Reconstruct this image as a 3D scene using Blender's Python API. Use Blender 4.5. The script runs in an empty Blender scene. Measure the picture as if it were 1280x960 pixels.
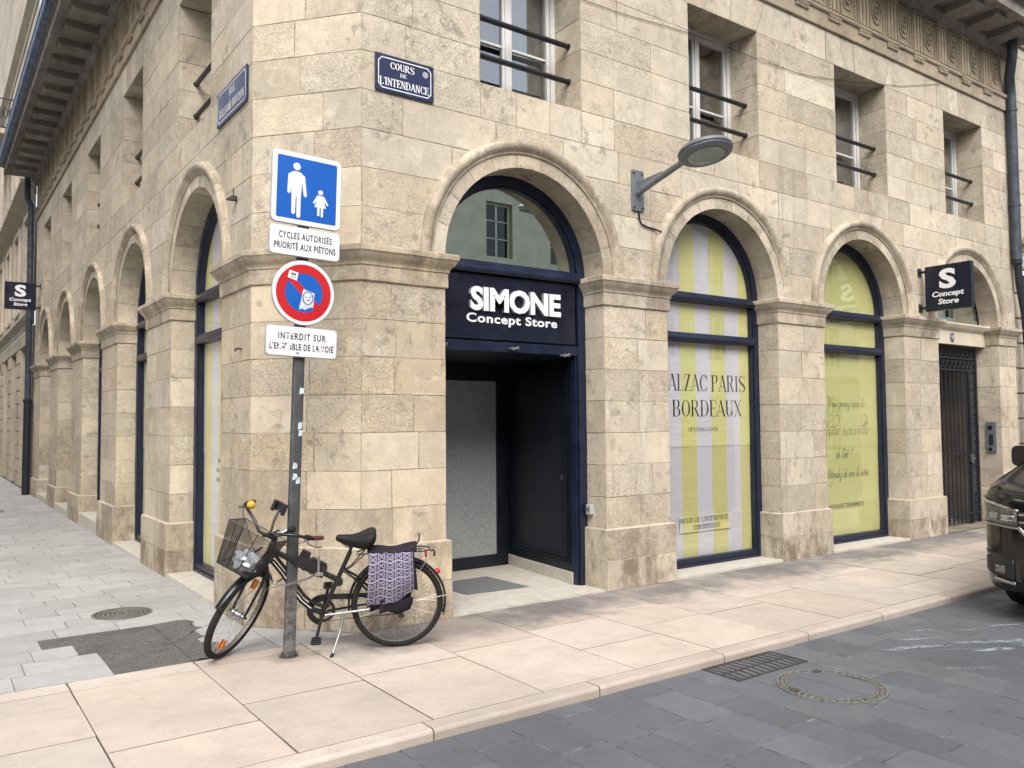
import bpy, math, random
from mathutils import Vector, Matrix, noise
PI = math.pi
SC = bpy.context.scene
COL = SC.collection
# ------------------------------------------------------------------ camera
cam = bpy.data.objects.new('camera', bpy.data.cameras.new('camera'))
COL.objects.link(cam)
yaw, pit, rol = math.radians(54.33387644), math.radians(2.68397545), math.radians(-0.4554428)
Fw = Vector((math.cos(yaw)*math.cos(pit), math.sin(yaw)*math.cos(pit), math.sin(pit)))
R0 = Vector((math.sin(yaw), -math.cos(yaw), 0))
U0 = R0.cross(Fw)
Rt = R0*math.cos(rol)+U0*math.sin(rol)
Up = -R0*math.sin(rol)+U0*math.cos(rol)
cam.matrix_world = Matrix(((Rt.x, Up.x, -Fw.x, 0), (Rt.y, Up.y, -Fw.y, 0), (Rt.z, Up.z, -Fw.z, 1.68), (0, 0, 0, 1)))
cam.data.sensor_width = 36
cam.data.lens = 1029.305/1280*36
cam.data.clip_start = .05
cam.data.clip_end = 2000
SC.camera = cam
# ------------------------------------------------------------------ sky, sun, exposure
SUN_EL, SUN_AZ = math.radians(48), math.radians(207)      # azimuth clockwise from +Y
W = bpy.data.worlds.new('World'); SC.world = W; W.use_nodes = True
wn, wl = W.node_tree.nodes, W.node_tree.links
wn.clear()
wo = wn.new('ShaderNodeOutputWorld'); wb = wn.new('ShaderNodeBackground'); ws = wn.new('ShaderNodeTexSky'); wh = wn.new('ShaderNodeHueSaturation')
ws.sky_type = 'NISHITA'; ws.sun_disc = False; ws.sun_elevation = SUN_EL; ws.sun_rotation = SUN_AZ
ws.dust_density = 4; ws.air_density = 1.0; ws.ozone_density = 1.0
wh.inputs['Saturation'].default_value = .45
wl.new(ws.outputs[0], wh.inputs['Color']); wl.new(wh.outputs[0], wb.inputs[0]); wl.new(wb.outputs[0], wo.inputs[0])
wb.inputs[1].default_value = .15
sun = bpy.data.objects.new('sun', bpy.data.lights.new('sun', 'SUN')); COL.objects.link(sun)
sun.data.energy = .9; sun.data.angle = math.radians(50); sun.data.color = (1, .95, .88)
sd = Vector((math.sin(SUN_AZ)*math.cos(SUN_EL), math.cos(SUN_AZ)*math.cos(SUN_EL), math.sin(SUN_EL)))
sun.rotation_euler = sd.to_track_quat('Z', 'Y').to_euler()
SC.view_settings.view_transform = 'Standard'; SC.view_settings.look = 'None'; SC.view_settings.gamma = 1
SC.view_settings.exposure = 1.02
SC.view_settings.use_curve_mapping = False
SC.cycles.max_bounces = 6; SC.cycles.diffuse_bounces = 3; SC.cycles.glossy_bounces = 3; SC.cycles.transparent_max_bounces = 12
SC.cycles.caustics_reflective = False; SC.cycles.caustics_refractive = False
# ------------------------------------------------------------------ helpers: materials
class NT:
    def __init__(s, name, rough=.8, spec=.3, metal=0):
        s.m = bpy.data.materials.new(name); s.m.use_nodes = True
        s.n, s.l = s.m.node_tree.nodes, s.m.node_tree.links
        s.p = s.n['Principled BSDF']; s.out = s.n['Material Output']
        s.p.inputs['Roughness'].default_value = rough; s.p.inputs['Specular IOR Level'].default_value = spec; s.p.inputs['Metallic'].default_value = metal
        s.tc = None
    def set(s, sock, v):
        if hasattr(v, 'links') or hasattr(v, 'is_linked'): s.l.new(v, sock)
        else: sock.default_value = v
    def co(s, scale=(1, 1, 1), off=None, rot=(0, 0, 0)):
        if s.tc is None: s.tc = s.n.new('ShaderNodeTexCoord')
        mp = s.n.new('ShaderNodeMapping'); s.l.new(s.tc.outputs['Object'], mp.inputs[0])
        mp.inputs['Scale'].default_value = scale; mp.inputs['Rotation'].default_value = rot
        if off is not None: s.set(mp.inputs['Location'], off)
        return mp.outputs[0]
    def noise(s, sc, det=4, rough=.6, co=None, dist=0):
        t = s.n.new('ShaderNodeTexNoise'); t.inputs['Scale'].default_value = sc; t.inputs['Detail'].default_value = det
        t.inputs['Roughness'].default_value = rough; t.inputs['Distortion'].default_value = dist
        s.l.new(co if co is not None else s.co(), t.inputs['Vector']); return t.outputs[0]
    def voro(s, sc, co=None, feat='F1'):
        t = s.n.new('ShaderNodeTexVoronoi'); t.feature = feat; t.inputs['Scale'].default_value = sc
        s.l.new(co if co is not None else s.co(), t.inputs['Vector']); return t.outputs['Distance']
    def ramp(s, v, a, b, lo=0., hi=1.):
        t = s.n.new('ShaderNodeMapRange'); t.interpolation_type = 'SMOOTHSTEP'; s.set(t.inputs[0], v)
        t.inputs[1].default_value = a; t.inputs[2].default_value = b; t.inputs[3].default_value = lo; t.inputs[4].default_value = hi
        return t.outputs[0]
    def math(s, op, a, b=0., c=0.):
        t = s.n.new('ShaderNodeMath'); t.operation = op
        s.set(t.inputs[0], a); s.set(t.inputs[1], b); s.set(t.inputs[2], c); return t.outputs[0]
    def mix(s, f, a, b, mode='MIX'):
        t = s.n.new('ShaderNodeMix'); t.data_type = 'RGBA'; t.blend_type = mode
        s.set(t.inputs[0], f)
        for i, v in ((6, a), (7, b)):
            if isinstance(v, tuple): v = (*v, 1) if len(v) == 3 else v
            s.set(t.inputs[i], v)
        return t.outputs[2]
    def attr(s, name):
        t = s.n.new('ShaderNodeAttribute'); t.attribute_name = name; return t
    def sep(s, v):
        t = s.n.new('ShaderNodeSeparateXYZ'); s.l.new(v, t.inputs[0]); return t.outputs
    def bump(s, h, st=.3, dist=.01):
        t = s.n.new('ShaderNodeBump'); t.inputs['Strength'].default_value = st; t.inputs['Distance'].default_value = dist
        s.l.new(h, t.inputs['Height']); s.l.new(t.outputs[0], s.p.inputs['Normal'])
    def col(s, v):
        if isinstance(v, tuple): v = (*v, 1)
        s.set(s.p.inputs['Base Color'], v); return s.m
def simple(name, c, rough=.5, spec=.4, metal=0, var=.12, sc=18, bump=0):
    t = NT(name, rough, spec, metal)
    n = t.noise(sc, 5, .65)
    t.col(t.mix(t.ramp(n, .3, .7), tuple(x*(1-var) for x in c), tuple(min(1, x*(1+var)) for x in c)))
    t.set(t.p.inputs['Roughness'], t.ramp(n, .25, .75, max(.03, rough-.08), min(1, rough+.1)))
    if bump: t.bump(n, bump, .004)
    return t.m
M = {}
def stone(name, pale, warm, dark, bump=.35, gr=1., fac=1.):
    t = NT(name, .9, .15)
    a = t.attr('tone'); ch = t.n.new('ShaderNodeSeparateColor'); t.l.new(a.outputs['Color'], ch.inputs[0])
    off = t.n.new('ShaderNodeVectorMath'); off.operation = 'SCALE'; off.inputs[3].default_value = 37
    t.l.new(a.outputs['Color'], off.inputs[0])
    co = t.co(off=off.outputs[0])
    world = t.co()
    bed = t.co(scale=(1.5, 1.5, 9), off=off.outputs[0])
    big = t.noise(.8, 5, .6, world); mid = t.noise(6, 7, .68, co); fine = t.noise(55, 5, .75, co); bd = t.noise(5, 6, .7, bed, .6)
    rough = t.math('FRACT', t.math('MULTIPLY', ch.outputs[0], 7.31))       # how pitted this stone is
    rough = t.ramp(rough, .15, .95)
    c = t.mix(ch.outputs[1], pale, warm)
    c = t.mix(t.ramp(mid, .38, .66, 0, .6), c, tuple(p*.62+w*.14 for p, w in zip(pale, warm)))
    c = t.mix(t.math('MULTIPLY', t.ramp(bd, .52, .70), t.math('MULTIPLY', rough, .5)), c, tuple(x*.5 for x in warm))
    val = t.math('MULTIPLY', t.ramp(ch.outputs[0], 0, 1, .85, 1.10), t.math('ADD', 1., t.math('MULTIPLY', t.ramp(fine, .30, .70, -.27, .18), t.ramp(rough, 0, 1, .35, 1.))))
    val = t.math('MULTIPLY', val, t.ramp(big, .3, .7, .88, 1.08))
    hv = t.n.new('ShaderNodeHueSaturation'); t.l.new(c, hv.inputs['Color']); t.l.new(val, hv.inputs['Value']); c = hv.outputs[0]
    # pale mortar smears and worn skin
    c = t.mix(t.math('MULTIPLY', t.ramp(t.noise(4.2, 7, .74, world, .6), .54, .66), .5), c, tuple(min(.7, x*1.18) for x in pale))
    # lichen and soot patches with their own outlines
    pn = t.noise(7, 8, .76, world, .5); p2 = t.noise(1.1, 4, .6, world)
    patch = t.math('MULTIPLY', t.ramp(pn, .53, .62), t.ramp(p2, .42, .60))
    c = t.mix(t.math('MULTIPLY', patch, .6*gr), c, (.20, .175, .14))
    spots = t.math('MULTIPLY', t.ramp(t.voro(4.6, t.co(off=(3, 1, 2))), .17, .11), t.ramp(t.noise(.9, 2, .5, t.co(off=(9, 4, 7))), .52, .6))
    c = t.mix(t.math('MULTIPLY', spots, .4*gr), c, (.21, .18, .14))
    gn = t.noise(3.2, 7, .74, t.co(scale=(1, 1, .5)))
    gs = t.math('MULTIPLY', t.ramp(gn, .40, .64), ch.outputs[2])
    c = t.mix(t.math('MULTIPLY', gs, .9), c, dark)
    # rain streaks
    sk = t.math('MULTIPLY', t.ramp(t.noise(5, 6, .7, t.co(scale=(1.6, 1.6, .16))), .53, .68), t.ramp(t.noise(1.3, 3, .5, t.co(off=(5, 2, 8))), .45, .6))
    c = t.mix(t.math('MULTIPLY', sk, .38*gr), c, (.24, .205, .16))
    # pores, more of them in the rougher stones
    v = t.voro(58, co); v2 = t.voro(120, co); v3 = t.voro(24, t.co(scale=(1, 1, 2.2), off=off.outputs[0])); pm = t.ramp(t.noise(7, 5, .7, co), .44, .56)
    pits = t.math('MAXIMUM', t.math('MULTIPLY', t.ramp(v, .30, .14), pm), t.math('MULTIPLY', t.math('MULTIPLY', t.ramp(v2, .32, .2), .7), rough))
    pits = t.math('MAXIMUM', pits, t.math('MULTIPLY', t.ramp(v3, .24, .12), t.math('MULTIPLY', t.ramp(t.noise(3.1, 5, .7, co), .53, .6), rough)))
    pits = t.math('MULTIPLY', pits, t.ramp(rough, 0, 1, .2, 1.))
    c = t.mix(t.math('MULTIPLY', pits, .68), c, (.14, .105, .07))
    h = t.math('ADD', t.math('MULTIPLY', fine, .7), t.math('MULTIPLY', mid, .9))
    h = t.math('SUBTRACT', t.math('ADD', h, t.math('MULTIPLY', bd, t.math('MULTIPLY', rough, .9))), t.math('MULTIPLY', pits, 1.3))
    t.bump(h, bump, .016)
    return t, c
t, c = stone('limestone', (.63, .57, .468), (.61, .49, .325), (.20, .15, .105), bump=.45)
# the lime run on the first pier beside the door
xyz = t.sep(t.co())
band = t.ramp(t.math('ABSOLUTE', t.math('SUBTRACT', t.math('ADD', xyz[0], t.math('MULTIPLY', t.noise(2.5, 3, .6), .12)), 6.19)), .075, .02)
zr = t.math('MULTIPLY', t.ramp(xyz[2], .75, 1.3), t.ramp(xyz[2], 3.9, 3.2))
st = t.noise(7, 5, .7, t.co(scale=(3, 3, .35)))
lm = t.math('MULTIPLY', t.math('MULTIPLY', band, zr), t.ramp(st, .38, .62))
M['stone'] = t.col(t.mix(t.math('MULTIPLY', lm, .55), c, (.66, .63, .58)))
t, c = stone('shaded_limestone', (.34, .325, .31), (.31, .28, .245), (.10, .085, .07), gr=1.2)
M['soot_shade'] = t.col(c)  # cornice stone: soot and the soffit's shade both put into the colour
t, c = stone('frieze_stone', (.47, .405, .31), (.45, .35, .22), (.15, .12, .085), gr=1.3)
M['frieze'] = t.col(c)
t, c = stone('neighbour_stone', (.54, .49, .41), (.52, .43, .30), (.2, .15, .1), gr=.6)
M['nstone'] = t.col(c)
M['facing'] = simple('facing_limestone', (.66, .61, .53), .9, .2, var=.12, sc=2)
M['mortar'] = simple('mortar', (.38, .325, .25), .95, .1, var=.35, sc=30, bump=.3)
def paving(name, a, b, dirt, rough=.75, spec=.35, tv=.09):
    t = NT(name, rough, spec)
    at = t.attr('tone'); ch = t.n.new('ShaderNodeSeparateColor'); t.l.new(at.outputs['Color'], ch.inputs[0])
    off = t.n.new('ShaderNodeVectorMath'); off.operation = 'SCALE'; off.inputs[3].default_value = 29; t.l.new(at.outputs['Color'], off.inputs[0])
    co = t.co(off=off.outputs[0])
    mid = t.noise(5, 6, .65, co, .3); fine = t.noise(70, 4, .7, co); big = t.noise(.9, 5, .65)
    c = t.mix(ch.outputs[1], a, b)
    c = t.mix(t.ramp(mid, .3, .72, 0, .5), c, tuple(x*.8 for x in b))
    val = t.math('MULTIPLY', t.ramp(ch.outputs[0], 0, 1, 1-tv, 1+tv*.7), t.ramp(fine, .25, .75, .9, 1.09))
    val = t.math('MULTIPLY', val, t.ramp(big, .3, .7, .9, 1.06))
    hv = t.n.new('ShaderNodeHueSaturation'); t.l.new(c, hv.inputs['Color']); t.l.new(val, hv.inputs['Value']); c = hv.outputs[0]
    pn = t.noise(4, 7, .72, None, .5)
    c = t.mix(t.ramp(pn, .56, .72, 0, .45), c, dirt)
    sp = t.ramp(t.voro(7), .05, .035); sm = t.ramp(t.noise(2.1, 2, .5), .5, .6)
    c = t.mix(t.math('MULTIPLY', t.math('MULTIPLY', sp, sm), .85), c, tuple(x*.35 for x in dirt))
    c = t.mix(t.math('MULTIPLY', t.ramp(t.noise(1.7, 6, .7, t.co(off=(3, 8, 1))), .52, .66), .35), c, tuple(x*1.1 for x in dirt))
    t.set(t.p.inputs['Roughness'], t.ramp(mid, .3, .7, rough-.12, rough+.1))
    t.bump(t.math('ADD', fine, t.math('MULTIPLY', mid, .7)), .18, .006)
    return t, c
t, c = paving('pink_limestone_paving', (.59, .525, .455), (.575, .487, .412), (.36, .32, .28))
# soot washed out along the foot of the facade
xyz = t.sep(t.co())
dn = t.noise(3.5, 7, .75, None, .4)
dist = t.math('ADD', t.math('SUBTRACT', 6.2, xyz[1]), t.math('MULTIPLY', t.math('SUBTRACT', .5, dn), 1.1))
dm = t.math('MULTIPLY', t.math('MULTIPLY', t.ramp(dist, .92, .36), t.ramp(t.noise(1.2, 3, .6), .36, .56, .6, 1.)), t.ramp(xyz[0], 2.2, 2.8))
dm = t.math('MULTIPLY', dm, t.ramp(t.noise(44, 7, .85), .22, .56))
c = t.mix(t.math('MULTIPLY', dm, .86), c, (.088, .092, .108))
# grime ring around the foot of the sign post
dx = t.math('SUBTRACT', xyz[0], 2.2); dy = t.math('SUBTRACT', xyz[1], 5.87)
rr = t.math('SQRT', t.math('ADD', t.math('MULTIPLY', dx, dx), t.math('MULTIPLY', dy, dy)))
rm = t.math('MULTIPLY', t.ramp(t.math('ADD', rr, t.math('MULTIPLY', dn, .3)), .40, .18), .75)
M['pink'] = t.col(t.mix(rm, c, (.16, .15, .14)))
t, c = paving('grey_stone_paving', (.435, .435, .43), (.41, .408, .40), (.30, .29, .275)); M['grey'] = t.col(c)
t, c = paving('dark_slate_paving', (.122, .134, .152), (.155, .163, .178), (.075, .078, .085), rough=.6, spec=.4, tv=.12); M['slate'] = t.col(c)
M['pjoint'] = simple('joint_sand', (.17, .145, .12), .95, .1, var=.4, sc=40)
M['gjoint'] = simple('grey_joint', (.25, .245, .235), .95, .1, var=.4, sc=40)
M['rjoint'] = simple('road_joint', (.135, .135, .135), .95, .1, var=.5, sc=14)
M['ground'] = simple('bare_ground', (.12, .12, .12), .95, .1, var=.3, sc=2)
t = NT('broken_asphalt', .9, .25)
v = t.noise(60, 5, .7); n = t.noise(7, 6, .7); f = t.noise(120, 4, .7)
c = t.mix(t.ramp(v, .36, .64), (.19, .185, .175), (.085, .086, .088)); c = t.mix(t.ramp(n, .48, .68, 0, .7), c, (.21, .18, .15)); c = t.mix(t.ramp(t.noise(3, 5, .6), .5, .62, 0, .6), c, (.09, .092, .10))
c = t.mix(t.ramp(f, .66, .74), c, (.42, .39, .35)); t.bump(t.math('ADD', v, f), .6, .012); M['asphalt'] = t.col(c)
M['navy'] = simple('navy_paint', (.0085, .014, .036), .34, .5, var=.25, sc=6)
M['navydoor'] = simple('dark_navy_door', (.006, .0085, .017), .42, .5, var=.25, sc=5)
M['white'] = simple('white_paint', (.78, .78, .76), .4, .4, var=.05)
M['wframe'] = simple('white_window_frame', (.66, .66, .65), .45, .4, var=.06)
M['black'] = simple('black_paint', (.012, .013, .016), .35, .5, var=.3)
M['iron'] = simple('wrought_iron', (.014, .017, .026), .5, .45, var=.35, sc=30, bump=.15)
M['rubber'] = simple('tyre_rubber', (.018, .018, .019), .8, .3, var=.3, sc=40)
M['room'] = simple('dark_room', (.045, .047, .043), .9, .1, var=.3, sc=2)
M['roomlight'] = simple('pale_room', (.46, .48, .44), .9, .1, var=.15, sc=2)
M['passage'] = simple('passage_wall', (.25, .215, .17), .9, .1, var=.25, sc=2)
M['curtain'] = simple('grey_blind', (.30, .31, .27), .9, .1, var=.1, sc=4)
M['chrome'] = simple('chrome', (.62, .63, .65), .22, .5, 1, var=.1)
M['steel'] = simple('brushed_steel', (.42, .43, .45), .35, .5, 1, var=.12)
M['brown'] = simple('brown_leather', (.12, .035, .025), .55, .4, var=.25, sc=60, bump=.2)
M['amber'] = simple('amber_plastic', (.75, .25, .02), .25, .5, var=.1)
M['yellow'] = simple('yellow_bell', (.72, .38, .03), .25, .5, var=.1)
M['red'] = simple('red_reflector', (.42, .02, .012), .25, .5, var=.2)
M['bikepaint'] = simple('black_bike_paint', (.009, .0105, .013), .22, .5, var=.2)
M['saddle'] = simple('black_saddle', (.012, .012, .014), .6, .3, var=.3, sc=50, bump=.2)
M['pipe'] = simple('grey_zinc_pipe', (.055, .068, .088), .5, .4, .2, var=.35, sc=9)
M['lamp'] = simple('grey_lamp_paint', (.17, .185, .205), .45, .4, .2, var=.15)
M['lens'] = simple('frosted_lamp_lens', (.30, .36, .34), .15, .5, var=.1, sc=6)
M['cable'] = simple('black_cable', (.02, .018, .016), .7, .2)
M['signblue'] = simple('sign_blue', (.008, .105, .46), .4, .4, var=.03, sc=2)
M['signred'] = simple('sign_red', (.50, .014, .018), .4, .4, var=.05, sc=3)
M['signwhite'] = simple('sign_white', (.74, .75, .76), .35, .5, var=.05, sc=5)
M['signgrey'] = simple('sign_rim_grey', (.44, .45, .46), .4, .5, .3, var=.1)
M['enamel'] = simple('blue_enamel', (.012, .017, .065), .22, .5, var=.2, sc=8)
M['ink'] = simple('black_ink', (.018, .018, .02), .6, .3, var=.2)
M['inkgreen'] = simple('dark_green_ink', (.085, .09, .045), .7, .2)
M['sticker'] = simple('pale_sticker', (.55, .62, .70), .5, .4, var=.25, sc=30)
M['letter'] = simple('white_letters', (.80, .80, .82), .4, .4, var=.04)
M['letterside'] = simple('grey_letter_sides', (.36, .36, .39), .5, .4, var=.05)
M['panelnavy'] = simple('navy_sign_panel', (.0075, .0095, .023), .3, .5, var=.2, sc=5)
M['castiron'] = simple('cast_iron', (.075, .07, .065), .6, .4, .3, var=.4, sc=40, bump=.4)
M['ringiron'] = simple('worn_ring', (.18, .175, .16), .7, .3, var=.4, sc=40, bump=.4)
M['mat'] = simple('door_mat', (.18, .185, .195), .95, .1, var=.45, sc=120, bump=.6)
M['sill'] = simple('worn_sill_stone', (.53, .50, .44), .85, .2, var=.10, sc=9, bump=.2)
M['lintel'] = simple('cream_lintel', (.60, .545, .43), .8, .2, var=.08, sc=5)
M['plastic'] = simple('grey_plastic_box', (.42, .44, .46), .5, .4, var=.06)
M['bagplastic'] = simple('pale_plastic_bag', (.62, .66, .72), .35, .5, var=.12, sc=12)
M['carpaint'] = simple('black_car_paint', (.010, .010, .011), .12, .6, var=.1, sc=3)
M['carplastic'] = simple('black_car_plastic', (.018, .018, .02), .5, .4, var=.2)
M['carglass'] = simple('dark_car_glass', (.012, .014, .016), .04, .6, var=.05)
t = NT('worn_paint_smear', .8, .2); t.col((.40, .47, .53))
tp = t.n.new('ShaderNodeBsdfTransparent'); mx = t.n.new('ShaderNodeMixShader')
t.l.new(t.math('MULTIPLY', t.ramp(t.noise(22, 8, .8), .40, .58), .8), mx.inputs[0]); t.l.new(tp.outputs[0], mx.inputs[1]); t.l.new(t.p.outputs[0], mx.inputs[2]); t.l.new(mx.outputs[0], t.out.inputs[0]); M['smear'] = t.m
M['cornice_zinc'] = simple('blue_grey_gutter', (.13, .175, .27), .45, .4, .3, var=.55, sc=7)
def glass(name, refl=1., tint=(1, 1, 1), rough=0., gcol=(1, 1, 1)):
    t = NT(name); t.n.remove(t.p)
    tr = t.n.new('ShaderNodeBsdfTransparent'); tr.inputs[0].default_value = (*tint, 1)
    gl = t.n.new('ShaderNodeBsdfGlossy'); gl.inputs['Roughness'].default_value = rough; gl.inputs['Color'].default_value = (*gcol, 1)
    ge = t.n.new('ShaderNodeNewGeometry'); dp_ = t.n.new('ShaderNodeVectorMath'); dp_.operation = 'DOT_PRODUCT'
    t.l.new(ge.outputs['Normal'], dp_.inputs[0]); t.l.new(ge.outputs['Incoming'], dp_.inputs[1])
    sch = t.math('ADD', .04, t.math('MULTIPLY', t.math('POWER', t.math('SUBTRACT', 1., t.math('ABSOLUTE', dp_.outputs['Value'])), 5.), .96))
    mx = t.n.new('ShaderNodeMixShader'); t.l.new(t.math('MINIMUM', t.math('MULTIPLY', sch, refl), 1.), mx.inputs[0])
    t.l.new(tr.outputs[0], mx.inputs[1]); t.l.new(gl.outputs[0], mx.inputs[2]); t.l.new(mx.outputs[0], t.out.inputs[0])
    return t.m
M['glass'] = glass('shop_glass', 1.9)
M['sideglass'] = glass('side_shop_glass', .55)
M['wglass'] = glass('window_glass', 5., (.75, .78, .8))
M['lglass'] = glass('fanlight_glass', 15., (.85, .9, .87), .0, (.90, 1., .93))
# banners: the stripes are printed; phase comes from object coordinates
def stripes(name, axis, phase, pitch, ya, wa):
    t = NT(name, .55, .35)
    x = t.sep(t.co())[axis]
    f = t.math('FRACT', t.math('DIVIDE', t.math('SUBTRACT', x, phase), pitch*2))
    m = t.ramp(f, .497, .503)
    n = t.noise(2.2, 4, .5); w = t.noise(3, 3, .5, t.co(scale=(1, 1, 5)), .8)
    c = t.mix(m, ya, wa)
    c = t.mix(t.ramp(n, .3, .7, 0, .12), c, (.45, .45, .40))
    t.bump(w, .35, .02); return t.col(c)
YL, WH = (.71, .70, .28), (.70, .70, .75)
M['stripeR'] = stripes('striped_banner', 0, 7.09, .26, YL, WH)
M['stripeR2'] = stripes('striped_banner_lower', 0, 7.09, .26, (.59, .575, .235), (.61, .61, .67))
M['stripeL'] = stripes('striped_banner_side', 1, 8.80, .26, (.70, .69, .31), (.70, .70, .78))
t = NT('green_banner', .55, .35); w = t.noise(3, 3, .5, t.co(scale=(1, 1, 4)), .8); n = t.noise(1.3, 4, .5)
t.bump(w, .25, .02); M['greenban'] = t.col(t.mix(t.ramp(n, .3, .7), (.63, .63, .25), (.68, .675, .29)))
t = NT('whitewashed_film', .35, .5)
n = t.noise(40, 7, .8); v = t.noise(90, 4, .7); e = t.noise(2, 3, .5)
c = t.mix(t.ramp(n, .40, .60), (.26, .295, .30), (.38, .42, .41)); c = t.mix(t.ramp(v, .60, .68, 0, .5), c, (.52, .55, .53)); c = t.mix(t.ramp(e, .45, .6, 0, .25), c, (.42, .46, .46)); M['film'] = t.col(c)
t = NT('patterned_bag_cloth', .8, .2)
x = t.n.new('ShaderNodeUVMap'); uv = t.sep(x.outputs[0])
u, v = uv[0], uv[1]
wv = t.math('ADD', t.math('MULTIPLY', v, 6.), t.math('MULTIPLY', t.math('SINE', t.math('MULTIPLY', u, 20.7)), .16))
fr = t.math('FRACT', wv)
line = t.ramp(t.math('ABSOLUTE', t.math('SUBTRACT', fr, .5)), .36, .43)
fu = t.math('ABSOLUTE', t.math('SUBTRACT', t.math('FRACT', t.math('MULTIPLY', u, 6.6)), .5))
fv = t.math('ABSOLUTE', t.math('SUBTRACT', fr, .5))
arrow = t.ramp(t.math('ABSOLUTE', t.math('SUBTRACT', fu, t.math('MULTIPLY', fv, 1.1))), .10, .05)
arrow = t.math('MULTIPLY', arrow, t.ramp(fv, .34, .30))
bar = t.math('MULTIPLY', t.ramp(t.math('ABSOLUTE', t.math('SUBTRACT', fu, .36)), .07, .04), t.ramp(fv, .25, .21))
pt = t.math('MAXIMUM', t.math('MAXIMUM', line, arrow), bar)
M['bagcloth'] = t.col(t.mix(pt, (.045, .042, .07), (.30, .28, .365)))
M['bagdark'] = simple('dark_bag_lining', (.022, .02, .028), .8, .2, var=.3, sc=30)
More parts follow.
